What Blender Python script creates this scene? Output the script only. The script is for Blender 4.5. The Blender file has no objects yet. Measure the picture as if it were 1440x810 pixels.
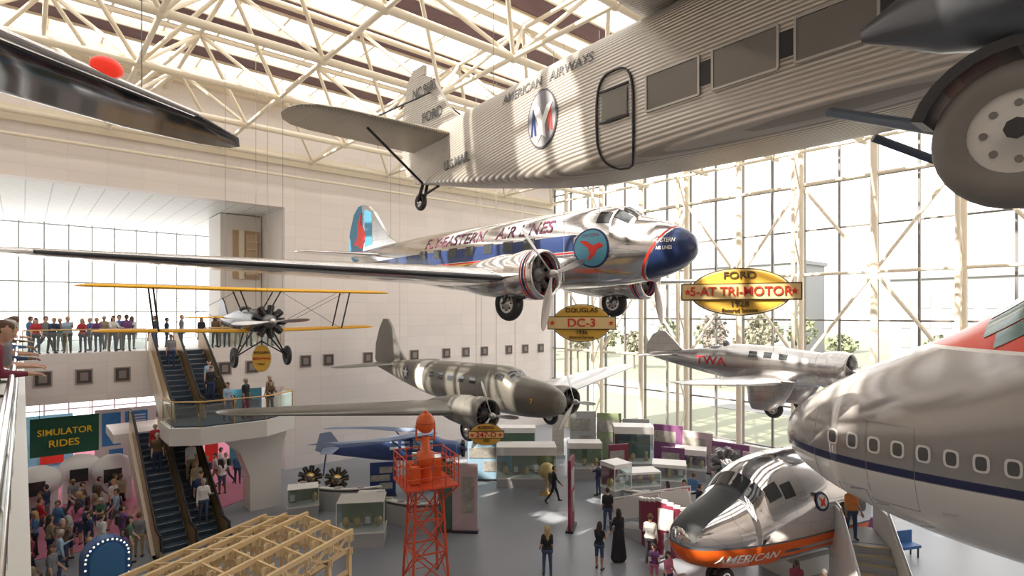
import bpy, math, random
import numpy as np
from mathutils import Vector, Matrix
random.seed(7)
S=bpy.context.scene
pi=math.pi
# ---------------------------------------------------------------- materials
MATS={}
def _new(name):
    m=bpy.data.materials.new(name); m.use_nodes=True
    nt=m.node_tree; b=nt.nodes['Principled BSDF']; return m,nt,b
def mat(name,col,rough=.5,metal=0.,noise=0.,nscale=3.,bump=0.,bscale=20.,emit=0.,spec=.5):
    if name in MATS: return MATS[name]
    m,nt,b=_new(name); c=(*col,1)
    b.inputs['Base Color'].default_value=c; b.inputs['Roughness'].default_value=rough
    b.inputs['Metallic'].default_value=metal; b.inputs['Specular IOR Level'].default_value=spec
    if emit: 
        b.inputs['Emission Color'].default_value=c; b.inputs['Emission Strength'].default_value=emit
    if noise or bump:
        tc=nt.nodes.new('ShaderNodeTexCoord')
    if noise:
        n=nt.nodes.new('ShaderNodeTexNoise'); n.inputs['Scale'].default_value=nscale; n.inputs['Detail'].default_value=4
        nt.links.new(tc.outputs['Object'],n.inputs['Vector'])
        mx=nt.nodes.new('ShaderNodeMix'); mx.data_type='RGBA'
        mx.inputs[6].default_value=tuple(max(0,x*(1-noise)) for x in col)+(1,)
        mx.inputs[7].default_value=tuple(min(1,x*(1+noise)) for x in col)+(1,)
        nt.links.new(n.outputs[0],mx.inputs[0]); nt.links.new(mx.outputs[2],b.inputs['Base Color'])
    if bump:
        n=nt.nodes.new('ShaderNodeTexNoise'); n.inputs['Scale'].default_value=bscale
        nt.links.new(tc.outputs['Object'],n.inputs['Vector'])
        bp=nt.nodes.new('ShaderNodeBump'); bp.inputs['Strength'].default_value=bump; bp.inputs['Distance'].default_value=.05
        nt.links.new(n.outputs[0],bp.inputs['Height']); nt.links.new(bp.outputs[0],b.inputs['Normal'])
    MATS[name]=m; return m
def glass(name,col=(.9,.95,.95),f=.12):
    m=bpy.data.materials.new(name); m.use_nodes=True; nt=m.node_tree; nt.nodes.clear()
    o=nt.nodes.new('ShaderNodeOutputMaterial'); t=nt.nodes.new('ShaderNodeBsdfTransparent'); g=nt.nodes.new('ShaderNodeBsdfGlossy')
    t.inputs[0].default_value=(*col,1); g.inputs['Roughness'].default_value=.05
    x=nt.nodes.new('ShaderNodeMixShader'); x.inputs[0].default_value=f
    nt.links.new(t.outputs[0],x.inputs[1]); nt.links.new(g.outputs[0],x.inputs[2]); nt.links.new(x.outputs[0],o.inputs[0]); return m
def skin_mat(name,col,rough,metal,zones=(),panel=0,corr=0,var=.12,pc=.7):
    """aircraft skin: base + painted regions given in the aircraft's own coordinates, panel seams, corrugation"""
    m,nt,b=_new(name); N=nt.nodes.new; L=nt.links.new
    tc=N('ShaderNodeTexCoord'); sp=N('ShaderNodeSeparateXYZ'); L(tc.outputs['Object'],sp.inputs[0])
    def val(v):
        n=N('ShaderNodeValue'); n.outputs[0].default_value=v; return n.outputs[0]
    def mth(op,a,bb):
        n=N('ShaderNodeMath'); n.operation=op
        for i,q in enumerate((a,bb)):
            if isinstance(q,(int,float)): n.inputs[i].default_value=q
            else: L(q,n.inputs[i])
        return n.outputs[0]
    nz=N('ShaderNodeTexNoise'); nz.inputs['Scale'].default_value=1.2; L(tc.outputs['Object'],nz.inputs['Vector'])
    mx=N('ShaderNodeMix'); mx.data_type='RGBA'
    mx.inputs[6].default_value=tuple(x*(1-var) for x in col)+(1,); mx.inputs[7].default_value=tuple(min(1,x*(1+var)) for x in col)+(1,)
    L(nz.outputs[0],mx.inputs[0]); C=mx.outputs[2]; R=val(rough); Me=val(metal)
    if panel:
        cx=N('ShaderNodeCombineXYZ'); L(sp.outputs[0],cx.inputs[0]); L(mth('ADD',sp.outputs[1],sp.outputs[2]),cx.inputs[1])
        bk=N('ShaderNodeTexBrick'); bk.inputs['Scale'].default_value=1; bk.inputs['Brick Width'].default_value=panel; bk.inputs['Row Height'].default_value=panel*.55
        bk.inputs['Mortar Size'].default_value=.008; bk.inputs['Color1'].default_value=(1,1,1,1); bk.inputs['Color2'].default_value=(.84,.84,.86,1); bk.inputs['Mortar'].default_value=(.45,.45,.47,1)
        L(cx.outputs[0],bk.inputs['Vector'])
        mm=N('ShaderNodeMix'); mm.data_type='RGBA'; mm.blend_type='MULTIPLY'; mm.inputs[0].default_value=pc
        L(C,mm.inputs[6]); L(bk.outputs[0],mm.inputs[7]); C=mm.outputs[2]
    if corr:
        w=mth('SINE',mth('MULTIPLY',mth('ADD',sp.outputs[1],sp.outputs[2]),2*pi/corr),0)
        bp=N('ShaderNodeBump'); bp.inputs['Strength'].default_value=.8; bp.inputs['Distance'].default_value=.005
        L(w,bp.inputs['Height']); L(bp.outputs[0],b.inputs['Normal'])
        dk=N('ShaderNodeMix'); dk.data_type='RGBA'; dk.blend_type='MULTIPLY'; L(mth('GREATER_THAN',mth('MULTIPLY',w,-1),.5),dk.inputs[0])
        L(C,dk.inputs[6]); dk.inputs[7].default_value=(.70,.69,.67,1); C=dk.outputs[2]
    for z in zones:
        zz=sp.outputs[2]
        if z.get('k'): zz=mth('ADD',zz,mth('MULTIPLY',sp.outputs[0],z['k']))
        mask=None
        for src,key in ((zz,'z'),(sp.outputs[0],'x'),(sp.outputs[1],'y')):
            if key in z:
                lo,hi=z[key]
                a=mth('MULTIPLY',mth('GREATER_THAN',src,lo),mth('LESS_THAN',src,hi))
                mask=a if mask is None else mth('MULTIPLY',mask,a)
        q=N('ShaderNodeMix'); q.data_type='RGBA'; L(mask,q.inputs[0]); L(C,q.inputs[6]); q.inputs[7].default_value=(*z['c'],1); C=q.outputs[2]
        for nm in ('R','M'):
            q=N('ShaderNodeMix'); q.data_type='FLOAT'; L(mask,q.inputs[0])
            if nm=='R': L(R,q.inputs[2]); q.inputs[3].default_value=z.get('r',.3); R=q.outputs[0]
            else: L(Me,q.inputs[2]); q.inputs[3].default_value=z.get('m',0.); Me=q.outputs[0]
    L(C,b.inputs['Base Color']); L(R,b.inputs['Roughness']); L(Me,b.inputs['Metallic'])
    return m
# ---------------------------------------------------------------- mesh builder
class MB:
    def __init__(s): s.v=[]; s.f=[]; s.m=[]; s.s=[]
    def add(s,vs,fs,m=0,sm=False):
        o=len(s.v); s.v+= [tuple(p) for p in vs]
        for f in fs: s.f.append([i+o for i in f]); s.m.append(m); s.s.append(sm)
    def box(s,c,d,m=0,rz=0.,R=None):
        c=Vector(c); hx,hy,hz=[q/2 for q in d]
        M=R if R else Matrix.Rotation(rz,3,'Z')
        vs=[c+M@Vector((x*hx,y*hy,z*hz)) for x in(-1,1) for y in(-1,1) for z in(-1,1)]
        s.add(vs,[(0,1,3,2),(4,6,7,5),(0,4,5,1),(2,3,7,6),(0,2,6,4),(1,5,7,3)],m)
    def bx(s,x0,x1,y0,y1,z0,z1,m=0): s.box(((x0+x1)/2,(y0+y1)/2,(z0+z1)/2),(abs(x1-x0),abs(y1-y0),abs(z1-z0)),m)
    def frame(s,p,q):
        d=(Vector(q)-Vector(p)); n=d.normalized(); up=Vector((0,0,1)) if abs(n.z)<.95 else Vector((1,0,0))
        a=n.cross(up).normalized(); b=a.cross(n).normalized(); return n,a,b
    def beam(s,p,q,w,h,m=0):
        p=Vector(p);q=Vector(q);n,a,b=s.frame(p,q)
        vs=[e+a*x*w/2+b*y*h/2 for e in(p,q) for x,y in((-1,-1),(1,-1),(1,1),(-1,1))]
        s.add(vs,[(3,2,1,0),(4,5,6,7),(0,1,5,4),(1,2,6,5),(2,3,7,6),(3,0,4,7)],m)
    def tube(s,p,q,r1,r2=None,m=0,n=8,sm=True):
        r2=r1 if r2 is None else r2
        p=Vector(p);q=Vector(q);_,a,b=s.frame(p,q)
        s.loft([[e+(a*math.cos(t)+b*math.sin(t))*r for t in [2*pi*i/n for i in range(n)]] for e,r in((p,r1),(q,r2))],m,sm=sm)
    def path(s,pts,r,m=0,n=8):
        for i in range(len(pts)-1): s.tube(pts[i],pts[i+1],r,r,m,n)
    def loft(s,rings,m=0,caps=True,sm=True,mf=None):
        n=len(rings[0]); vs=[p for r in rings for p in r]; fs=[]
        for i in range(len(rings)-1):
            for j in range(n): k=(j+1)%n; fs.append((i*n+j,i*n+k,(i+1)*n+k,(i+1)*n+j))
        s.add(vs,fs,m,sm)
        if caps:
            s.add(rings[0],[tuple(range(n))[::-1]],m); s.add(rings[-1],[tuple(range(n))],m)
    def sphere(s,c,r,m=0,nu=16,nv=10):
        if not hasattr(r,'__len__'): r=(r,r,r)
        c=Vector(c); rg=[]
        for i in range(nv+1):
            t=pi*i/nv; t=min(max(t,.02),pi-.02)
            rg.append([c+Vector((r[0]*math.sin(t)*math.cos(a),r[1]*math.sin(t)*math.sin(a),r[2]*math.cos(t))) for a in [2*pi*j/nu for j in range(nu)]])
        s.loft(rg,m)
    def lathe(s,o,prof,m=0,n=24,ax='x',caps=False):
        o=Vector(o); rg=[]
        for x,r in prof:
            rr=[]
            for j in range(n):
                t=2*pi*j/n; c,d=r*math.cos(t),r*math.sin(t)
                rr.append(o+(Vector((x,c,d)) if ax=='x' else Vector((c,x,d)) if ax=='y' else Vector((c,d,x))))
            rg.append(rr)
        s.loft(rg,m,caps=caps)
    def prism(s,pts,off,m=0,sm=False):
        off=Vector(off); a=[Vector(p)-off/2 for p in pts]; b=[p+off for p in a]; n=len(pts)
        s.add(a+b,[tuple(range(n))[::-1],tuple(range(n,2*n))]+[(i,(i+1)%n,n+(i+1)%n,n+i) for i in range(n)],m,sm)
    def obj(s,name,mats,parent=None,M=None,fix=True):
        me=bpy.data.meshes.new(name); me.from_pydata(s.v,[],s.f)
        for q in (mats if isinstance(mats,(list,tuple)) else [mats]): me.materials.append(q)
        me.polygons.foreach_set('material_index',s.m); me.polygons.foreach_set('use_smooth',s.s)
        if fix:
            import bmesh
            bm=bmesh.new(); bm.from_mesh(me); bmesh.ops.recalc_face_normals(bm,faces=bm.faces); bm.to_mesh(me); bm.free()
        me.update(); o=bpy.data.objects.new(name,me); S.collection.objects.link(o)
        if parent: o.parent=parent
        if M is not None: o.matrix_world=M
        return o
def empty(name,M):
    e=bpy.data.objects.new(name,None); S.collection.objects.link(e); e.matrix_world=M; return e
def place(x,y,z,h=0,roll=0,pitch=0):
    return Matrix.Translation((x,y,z))@Matrix.Rotation(math.radians(h),4,'Z')@Matrix.Rotation(math.radians(pitch),4,'Y')@Matrix.Rotation(math.radians(roll),4,'X')
def text(body,size,m,name,parent=None,M=None,fn=None,ext=.01,align='CENTER',sx=1.):
    cu=bpy.data.curves.new(name,'FONT'); cu.body=body; cu.size=size; cu.extrude=ext; cu.align_x=align; cu.align_y='CENTER'; cu.offset=size*.012
    t=bpy.data.objects.new(name,cu); S.collection.objects.link(t)
    dg=bpy.context.evaluated_depsgraph_get(); me=bpy.data.meshes.new_from_object(t.evaluated_get(dg)); bpy.data.objects.remove(t)
    me.materials.clear(); me.materials.append(m)
    for v in me.vertices:
        v.co.x*=sx
        if fn: v.co=fn(v.co.x,v.co.y,v.co.z)
    o=bpy.data.objects.new(name,me); S.collection.objects.link(o)
    if parent: o.parent=parent
    if M is not None:
        if parent: o.matrix_local=M
        else: o.matrix_world=M
    return o
# ---------------------------------------------------------------- aircraft helpers
def pchip(X,Y):
    X=np.array(X,float);Y=np.array(Y,float); h=np.diff(X); d=np.diff(Y)/h
    t=np.zeros(len(X)); t[0]=d[0]; t[-1]=d[-1]
    for i in range(1,len(X)-1): t[i]=0 if d[i-1]*d[i]<=0 else 2*d[i-1]*d[i]/(d[i-1]+d[i])
    def f(x):
        i=int(min(max(np.searchsorted(X,x)-1,0),len(h)-1)); u=(x-X[i])/h[i]; u=min(max(u,0),1)
        return (2*u**3-3*u*u+1)*Y[i]+(u**3-2*u*u+u)*h[i]*t[i]+(-2*u**3+3*u*u)*Y[i+1]+(u**3-u*u)*h[i]*t[i+1]
    return f
class Fus:
    def __init__(s,secs,p=2.):
        secs=sorted(secs); X=[q[0] for q in secs]; s.X=X; s.p=p
        s.zb=pchip(X,[q[1] for q in secs]); s.zt=pchip(X,[q[2] for q in secs]); s.w=pchip(X,[q[3] for q in secs])
    def pt(s,x,th,off=0):
        zb,zt,w=s.zb(x),s.zt(x),s.w(x); c,q=math.cos(th),math.sin(th); e=2/s.p
        y=(w+off)*math.copysign(abs(c)**e,c); z=(zb+zt)/2+((zt-zb)/2+off)*math.copysign(abs(q)**e,q); return Vector((x,y,z))
    def side(s,x,z,sg,off=.012):
        zb,zt,w=s.zb(x),s.zt(x),s.w(x); zc=(zb+zt)/2; h=(zt-zb)/2; r=min(.999,abs((z-zc)/h))
        return Vector((x,sg*((w)*(1-r**s.p)**(1/s.p)+off),z))
    def build(s,mb,m=0,nx=60,nt=40):
        a,b=s.X[0],s.X[-1]; xs=set(s.X)
        for i in range(nx+1):
            xs.add(a+(b-a)*i/nx)
        for i in range(1,8): xs.add(b-(b-a)*.04*(i/8)**2); 
        xs=sorted(xs); mb.loft([[s.pt(x,2*pi*j/nt) for j in range(nt)] for x in xs],m)
    def patch(s,mb,x0,x1,t0,t1,m,off=.012,sk=0,n=4):
        g=[[s.pt(x0+(x1-x0)*i/n+sk*j/n,math.radians(t0+(t1-t0)*j/n),off) for j in range(n+1)] for i in range(n+1)]
        mb.add([p for r in g for p in r],[(i*(n+1)+j,i*(n+1)+j+1,(i+1)*(n+1)+j+1,(i+1)*(n+1)+j) for i in range(n) for j in range(n)],m,True)
    def oval(s,mb,x,z,rx,rz,sg,m,off=.014,n=24,p=2.):
        pts=[s.side(x,z,sg,off)]
        for k in (.5,1.):
            for j in range(n):
                t=2*pi*j/n;c,q=math.cos(t),math.sin(t)
                pts.append(s.side(x+rx*k*math.copysign(abs(c)**(2/p),c),z+rz*k*math.copysign(abs(q)**(2/p),q),sg,off))
        f=[(0,1+j,1+(j+1)%n) for j in range(n)]+[(1+j,1+n+j,1+n+(j+1)%n,1+(j+1)%n) for j in range(n)]
        mb.add(pts,f,m,True)
    def poly(s,mb,pts,sg,m,off=.02):
        mb.add([s.side(x,z,sg,off) for x,z in pts],[tuple(range(len(pts)))],m)
    def txt(s,body,size,m,x,z,sg,par,name,sx=1.,off=.016):
        d=1 if sg<0 else -1
        return text(body,size,m,name,par,fn=lambda a,b,c:s.side(x+d*a,z+b,sg,off+c*.3),ext=.004,sx=sx)
def wing(mb,secs,m=0,axis='y',n=11):
    rings=[]
    for xl,y,z,c,th in secs:
        up=[];lo=[]
        for i in range(n):
            u=.5*(1-math.cos(pi*i/(n-1)))
            t=5*th*(.2969*math.sqrt(u)-.126*u-.3516*u*u+.2843*u**3-.1015*u**4)*c
            cam=.03*c*4*u*(1-u)
            up.append((xl-u*c,t+cam)); lo.append((xl-u*c,-t*.8+cam*.6))
        pts=up+lo[::-1][1:-1]
        rings.append([Vector((px,y,z+pz)) for px,pz in pts])
    mb.loft(rings,m)
def bothwings(mb,secs,m=0):
    wing(mb,secs,m); wing(mb,[(a,-b,c,d,e) for a,b,c,d,e in secs],m)
def tipped(secs):
    a,b=secs[-2],secs[-1]; dy=(b[1]-a[1]); out=list(secs)
    xl,y,z,c,th=b; k=.5*c
    for u,f in ((.5,.87),(.8,.62),(.97,.25)):
        out.append((xl-c*(1-f)*.45,y+k*u,z+(b[2]-a[2])/dy*k*u,c*f,th*.9))
    return out
def radial(mb,c,r,n,m,m2):
    c=Vector(c); mb.lathe(c,[(-.25,.02),(-.25,r*.42),(.12,r*.42),(.22,r*.3),(.3,r*.12),(.42,.03)],m2,16)
    for i in range(n):
        t=2*pi*i/n; d=Vector((0,math.cos(t),math.sin(t))); mb.tube(c+d*r*.35,c+d*r*.92,r*.17,r*.17,m,8)
        for k in range(4): q=c+d*r*(.5+.11*k); mb.tube(q,q+d*.02,r*.22,r*.22,m,8)
        mb.tube(c+d*r*.4+Vector((.13,0,0)),c+d*r*.93+Vector((.1,0,0)),.014,.014,m2,6)
def prop(mb,c,R,n,ph,m,w=.2,pitch=35):
    c=Vector(c); mb.lathe(c,[(-.12,.12),(.05,.13),(.16,.1),(.25,.03)],m,14,caps=True)
    for k in range(n):
        t=ph+2*pi*k/n; d=Vector((0,math.cos(t),math.sin(t))); e=Vector((0,-math.sin(t),math.cos(t))); rg=[]
        for u,cw,th in ((.06,.3,.3),(.2,.45,.2),(.4,.95,.12),(.65,1.,.07),(.85,.8,.05),(.96,.5,.04),(1.,.15,.03)):
            a=math.radians(pitch*(1.5-u)); ch=e*math.cos(a)+Vector((math.sin(a),0,0)); nn=Vector((math.cos(a),0,0))-e*math.sin(a)
            rg.append([c+d*R*u+ch*(w/2*cw*math.cos(s))+nn*(w/2*th*math.sin(s)) for s in [2*pi*i/8 for i in range(8)]])
        mb.loft(rg,m)
def wheel(mb,c,r,w,mt,mh):
    p=[]
    for i in range(13):
        t=pi*i/12; p.append((-w/2*math.cos(t),r-w*.45+w*.45*math.sin(t)))
    mb.lathe(c,[(-w*.38,r*.55)]+p+[(w*.38,r*.55)],mt,32,ax='y')
    for sg in (-1,1):
        mb.lathe(c,[(sg*w*.36,r*.6),(sg*w*.3,r*.5),(sg*w*.42,r*.22),(sg*w*.62,r*.16),(sg*w*.62,.01)],mh,24,ax='y')
        for k in range(8):
            t=2*pi*k/8; mb.tube(Vector(c)+Vector((r*.37*math.cos(t),sg*w*.32,r*.37*math.sin(t))),Vector(c)+Vector((r*.37*math.cos(t),sg*w*.4,r*.37*math.sin(t))),r*.05,r*.05,mt,8)
def cowl(mb,x,y,z,r,L,m,m_in,back):
    """open ring cowling then nacelle tapering to the rear. back: list (dx,r)"""
    mb.lathe((x,y,z),[(-L*.7,r*.86),(-.1,r*.84),(0,r*.9),(.03,r*.95),(-.02,r*1.0),(-.2,r*1.06),(-L*.6,r*1.07),(-L,r*.98)],m,32)
    mb.lathe((x,y,z),[(-L*.7,r*.9),(-L*.7,.02)],m_in,24)
    mb.lathe((x,y,z),[(-L*.9,r*.9)]+back,m,28)
def cables(name,par,pts,Mw,m):
    mb=MB(); inv=Mw.inverted()
    for p in pts:
        w=Mw@Vector(p); t=Vector((w.x*1.0,w.y,18.0)); mb.tube(p,inv@t,.009,.009,0,5)
    return mb.obj(name,[m],par)
# ---------------------------------------------------------------- palette
alum=(.80,.79,.78)
M_cream=mat('cream_steel',(.80,.72,.58),.45,noise=.04)
M_white=mat('white_wall',(.80,.76,.72),.55,noise=.03,nscale=1.5)
M_trim=mat('white_trim',(.80,.78,.75),.4)
M_dark=mat('dark_metal',(.035,.035,.04),.45)
M_black=mat('black_rubber',(.035,.035,.04),.6,noise=.2)
M_tire=mat('tyre_rubber',(.20,.185,.17),.55,noise=.12)
M_steel=mat('polished_steel',(.78,.78,.78),.18,1.)
M_prop=mat('propeller_metal',(.62,.61,.60),.28,.9)
M_cable=mat('hanging_cable',(.3,.3,.3),.5)
M_yel=mat('wing_yellow',(.92,.50,.015),.4,noise=.06)
M_navy=mat('navy_paint',(.02,.045,.16),.3)
M_red=mat('red_paint',(.74,.04,.025),.35)
M_glassd=mat('cockpit_glass',(.04,.045,.05),.08,0,spec=1.)
M_wtxt=mat('white_paint',(.9,.9,.88),.4)
M_gold=mat('brass_trim',(.62,.42,.18),.3,.7)
M_glass=glass('case_glass')
M_rail=glass('rail_glass',(.86,.92,.9),.15)
M_mull=mat('window_mullion',(.20,.19,.18),.45)
# ---------------------------------------------------------------- room frame: x=s along left wall from far corner, y=t along window wall
ax=Vector((-.758,-.652,0)).normalized(); bx_=Vector((.652,-.758,0)).normalized()
HB=math.degrees(math.atan2(bx_.y,bx_.x))
RM=Matrix.Translation((3.23,47,0))@Matrix.Rotation(math.atan2(ax.y,ax.x),4,'Z')
def RW(s,t,z=0): return RM@Vector((s,t,z))
Smax,Tmax,ZB=40.,36.8,7.2
def floor_mat():
    m,nt,b=_new('terrazzo_floor'); N=nt.nodes.new;L=nt.links.new
    tc=N('ShaderNodeTexCoord'); n=N('ShaderNodeTexNoise'); n.inputs['Scale'].default_value=.35; L(tc.outputs['Object'],n.inputs['Vector'])
    n2=N('ShaderNodeTexNoise'); n2.inputs['Scale'].default_value=60; L(tc.outputs['Object'],n2.inputs['Vector'])
    r=N('ShaderNodeValToRGB'); r.color_ramp.elements[0].color=(.225,.245,.28,1); r.color_ramp.elements[1].color=(.30,.32,.355,1); L(n.outputs[0],r.inputs[0])
    mx=N('ShaderNodeMix'); mx.data_type='RGBA'; mx.blend_type='OVERLAY'; mx.inputs[0].default_value=.2; L(r.outputs[0],mx.inputs[6]); L(n2.outputs[0],mx.inputs[7])
    L(mx.outputs[2],b.inputs['Base Color']); b.inputs['Roughness'].default_value=.35; return m
mb=MB(); mb.bx(-.5,Smax,-16,Tmax,-.3,0); mb.obj('floor',[floor_mat()],M=RM)
mb=MB(); mb.prism([(22,-15.5,.01),(34.5,-15.5,.01),(35.5,4.5,.01),(33,6.2,.01),(29.5,6.6,.01),(27,5.2,.01),(24,3.4,.01),(22.2,1.5,.01)],(0,0,.02))
mb.obj('pink_carpet',[mat('carpet_pink',(.58,.21,.30),.9,noise=.12,nscale=8,bump=.2,bscale=200)],M=RM)
def wall_mat():
    m,nt,b=_new('marble_wall'); N=nt.nodes.new;L=nt.links.new
    tc=N('ShaderNodeTexCoord'); sp=N('ShaderNodeSeparateXYZ'); L(tc.outputs['Object'],sp.inputs[0])
    cx=N('ShaderNodeCombineXYZ'); a=N('ShaderNodeMath'); a.operation='ADD'; L(sp.outputs[0],a.inputs[0]); L(sp.outputs[1],a.inputs[1]); L(a.outputs[0],cx.inputs[0]); L(sp.outputs[2],cx.inputs[1])
    bk=N('ShaderNodeTexBrick'); bk.inputs['Scale'].default_value=1; bk.inputs['Brick Width'].default_value=1.5; bk.inputs['Row Height'].default_value=.75; bk.inputs['Mortar Size'].default_value=.007; bk.offset=0
    bk.inputs['Color1'].default_value=(.80,.735,.70,1); bk.inputs['Color2'].default_value=(.75,.69,.66,1); bk.inputs['Mortar'].default_value=(.62,.57,.54,1)
    L(cx.outputs[0],bk.inputs['Vector']); L(bk.outputs[0],b.inputs['Base Color']); b.inputs['Roughness'].default_value=.5; return m
MW=wall_mat()
mb=MB()
mb.bx(-.5,21.6,-.8,0,0,21.4); mb.bx(21.6,Smax,-.8,0,15.2,21.4)
mb.bx(21.6,Smax,-.8,0,4.9,7.2)
mb.obj('wall_left',[MW],M=RM)
mb=MB(); mb.bx(Smax,Smax+.5,-16,Tmax,0,21.4); mb.obj('wall_side',[MW],M=RM)
mb=MB(); mb.bx(-.5,Smax,Tmax,Tmax+.5,0,21.4); mb.obj('wall_rear',[MW],M=RM)
mb=MB()
def sqwin(s,z=6.25):
    mb.bx(s-.34,s+.34,-.02,.05,z-.36,z+.36,0); mb.bx(s-.28,s+.28,.04,.07,z-.30,z+.30,1); mb.bx(s-.15,s+.15,.06,.09,z-.19,z+.19,2)
for s in (1.2,2.9,4.6,7,8.7,10.4,13,14.7,16.4,19,20.4,23.4,24.8,29.4,30.9,32.4): sqwin(s,6.25 if s<22 else 6.1)
mb.obj('wall_display_niches',[mat('niche_frame',(.36,.30,.27),.5),mat('niche_dark',(.07,.06,.06),.4),mat('niche_photo',(.25,.21,.19),.5)],M=RM)
mb=MB(); mb.bx(0,21.6,0,.25,17.6,18.3); mb.bx(21.6,Smax,0,.25,17.6,18.3); mb.bx(0,Smax,0,.5,20.9,21.4)
mb.tube((0,.6,16.9),(Smax,.6,16.9),.08,.08,0); mb.obj('trim_1',[M_cream],M=RM)
# window wall s=0
mb=MB(); mb.bx(-.5,0,0,Tmax,0,1.1,0); mb.bx(-.5,0,0,Tmax,19.2,21.4,0)
mb.obj('wall_window_sill',[M_trim],M=RM)
mb=MB()
t=.2
while t<Tmax:
    mb.bx(-.34,-.18,t-.05,t+.05,1.1,19.2,0); t+=1.8
for z in (1.2,3.7,6.2,8.7,11.2,13.7,16.2,18.7): mb.bx(-.33,-.19,0,Tmax,z-.045,z+.045,0)
mb.obj('window_1',[M_mull],M=RM)
mb=MB()
cols=[2+3.6*i for i in range(10)]
for i,t in enumerate(cols):
    mb.tube((.25,t,0),(.25,t,21),.18,.18,0,10)
    if i<9:
        for z in (6.2,11.2,16.2): mb.tube((.25,t,z),(.25,t+3.6,z),.09,.09,0,8)
        if i%2==0:
            mb.tube((.25,t,11.2),(.25,t+3.6,6.2),.09,.09,0,8); mb.tube((.25,t+3.6,16.2),(.25,t,11.2),.09,.09,0,8)
        else:
            mb.tube((.25,t,6.2),(.25,t+3.6,11.2),.09,.09,0,8); mb.tube((.25,t,16.2),(.25,t+3.6,11.2),.09,.09,0,8)
    if i%2==1:
        mb.tube((1.25,t,0),(1.25,t,18),.11,.11,0,8)
        for k in range(8): mb.tube((.25 if k%2 else 1.25,t,1+2.1*k),(1.25 if k%2 else .25,t,3.1+2.1*k),.055,.055,0,6)
mb.obj('window_wall_frame',[M_cream],M=RM)
# ceiling: skylight
mb=MB()
t=.6
M_roof=mat('roof_panel_dark',(.16,.095,.11),.7,noise=.2)
while t<Tmax:
    mb.bx(0,Smax,t,t+1.25,21.15,21.35,1); mb.bx(0,Smax,t-.1,t,21.05,21.3,0); mb.bx(0,Smax,t+1.25,t+1.35,21.05,21.3,0); t+=3.2
s=0
while s<Smax: mb.bx(s-.05,s+.05,0,Tmax,21.28,21.38,0); s+=1.9
mb.obj('ceiling',[M_cream,M_roof],M=RM)
# space frame
mb=MB()
ss=[.6+4.9*i for i in range(9)]; ts=[.6+4.5*j for j in range(9)]
zb,zt=17.95,20.6
for j,t in enumerate(ts):
    mb.tube((0,t,zb),(Smax,t,zb),.14,.14,0,10)
    if j<8: mb.tube((0,t+2.25,zt),(Smax,t+2.25,zt),.12,.12,0,10)
for s in ss:
    mb.tube((s,0,zb),(s,Tmax,zb),.09,.09,0,10)
    if s+2.45<Smax: mb.tube((s+2.45,0,zt),(s+2.45,Tmax,zt),.085,.085,0,10)
for i,s in enumerate(ss):
    for j,t in enumerate(ts):
        for ds in(-2.45,2.45):
            for dt in(-2.25,2.25):
                a,b=s+ds,t+dt
                if 0<=a<=Smax and 0<=b<=Tmax: mb.tube((s,t,zb),(a,b,zt),.08,.08,0,8)
        mb.sphere((s,t,zb),.19,0,8,6)
mb.obj('ceiling_truss_frame',[M_cream],M=RM)
# ---------------------------------------------------------------- gallery behind the left wall (upper) and ride hall (lower)
def tile_mat(name,c1,c2,w,h):
    m,nt,b=_new(name); N=nt.nodes.new;L=nt.links.new
    tc=N('ShaderNodeTexCoord'); bk=N('ShaderNodeTexBrick'); bk.offset=0; bk.inputs['Scale'].default_value=1; bk.inputs['Brick Width'].default_value=w; bk.inputs['Row Height'].default_value=h; bk.inputs['Mortar Size'].default_value=.03
    bk.inputs['Color1'].default_value=(*c1,1);bk.inputs['Color2'].default_value=(*c1,1);bk.inputs['Mortar'].default_value=(*c2,1)
    L(tc.outputs['Object'],bk.inputs['Vector']); L(bk.outputs[0],b.inputs['Base Color']); return m
mb=MB(); mb.bx(21.6,Smax,-16,-.8,6.7,7.2,0); mb.bx(21.6,Smax,-16,-.8,4.9,5.1,0)
mb.obj('floor_gallery',[M_trim],M=RM)
mb=MB(); mb.bx(21.6,Smax,-16,-.8,15.2,15.4,0); mb.obj('ceiling_gallery',[tile_mat('ceiling_tiles',(.82,.83,.80),(.5,.51,.51),1.,.6)],M=RM)
mb=MB(); mb.bx(21.3,21.6,-16,-.8,0,15.2,0)
mb.obj('wall_gallery',[M_white],M=RM)
mb=MB()
s=21.6
while s<Smax: mb.bx(s-.05,s+.05,-16.05,-15.95,0,15.2); s+=1.3
for z in (.1,2.5,5,7.2,9.2,11.2,13.2,15.1): mb.bx(21.6,Smax,-16.06,-15.94,z-.05,z+.05)
mb.obj('window_2',[mat('white_mullion',(.5,.52,.53),.5)],M=RM)
mb=MB(); mb.bx(21.65,24.0,-7,-4.2,7.2,15.15,0); mb.bx(21.75,23.3,-4.2,-4.1,11.2,14.2,1); mb.bx(22.7,23.0,-4.1,-3.95,11.2,14.2,2); mb.bx(21.9,22.6,-4.1,-4.05,11.4,14.0,3)
for k in range(5): mb.bx(21.9,22.6,-4.05,-3.9,11.5+.5*k,11.55+.5*k,2)
mb.obj('gallery_service_block',[M_white,mat('niche_brown',(.5,.34,.2),.5),M_cream,mat('shelf_wood',(.6,.46,.3),.5)],M=RM)
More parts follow.
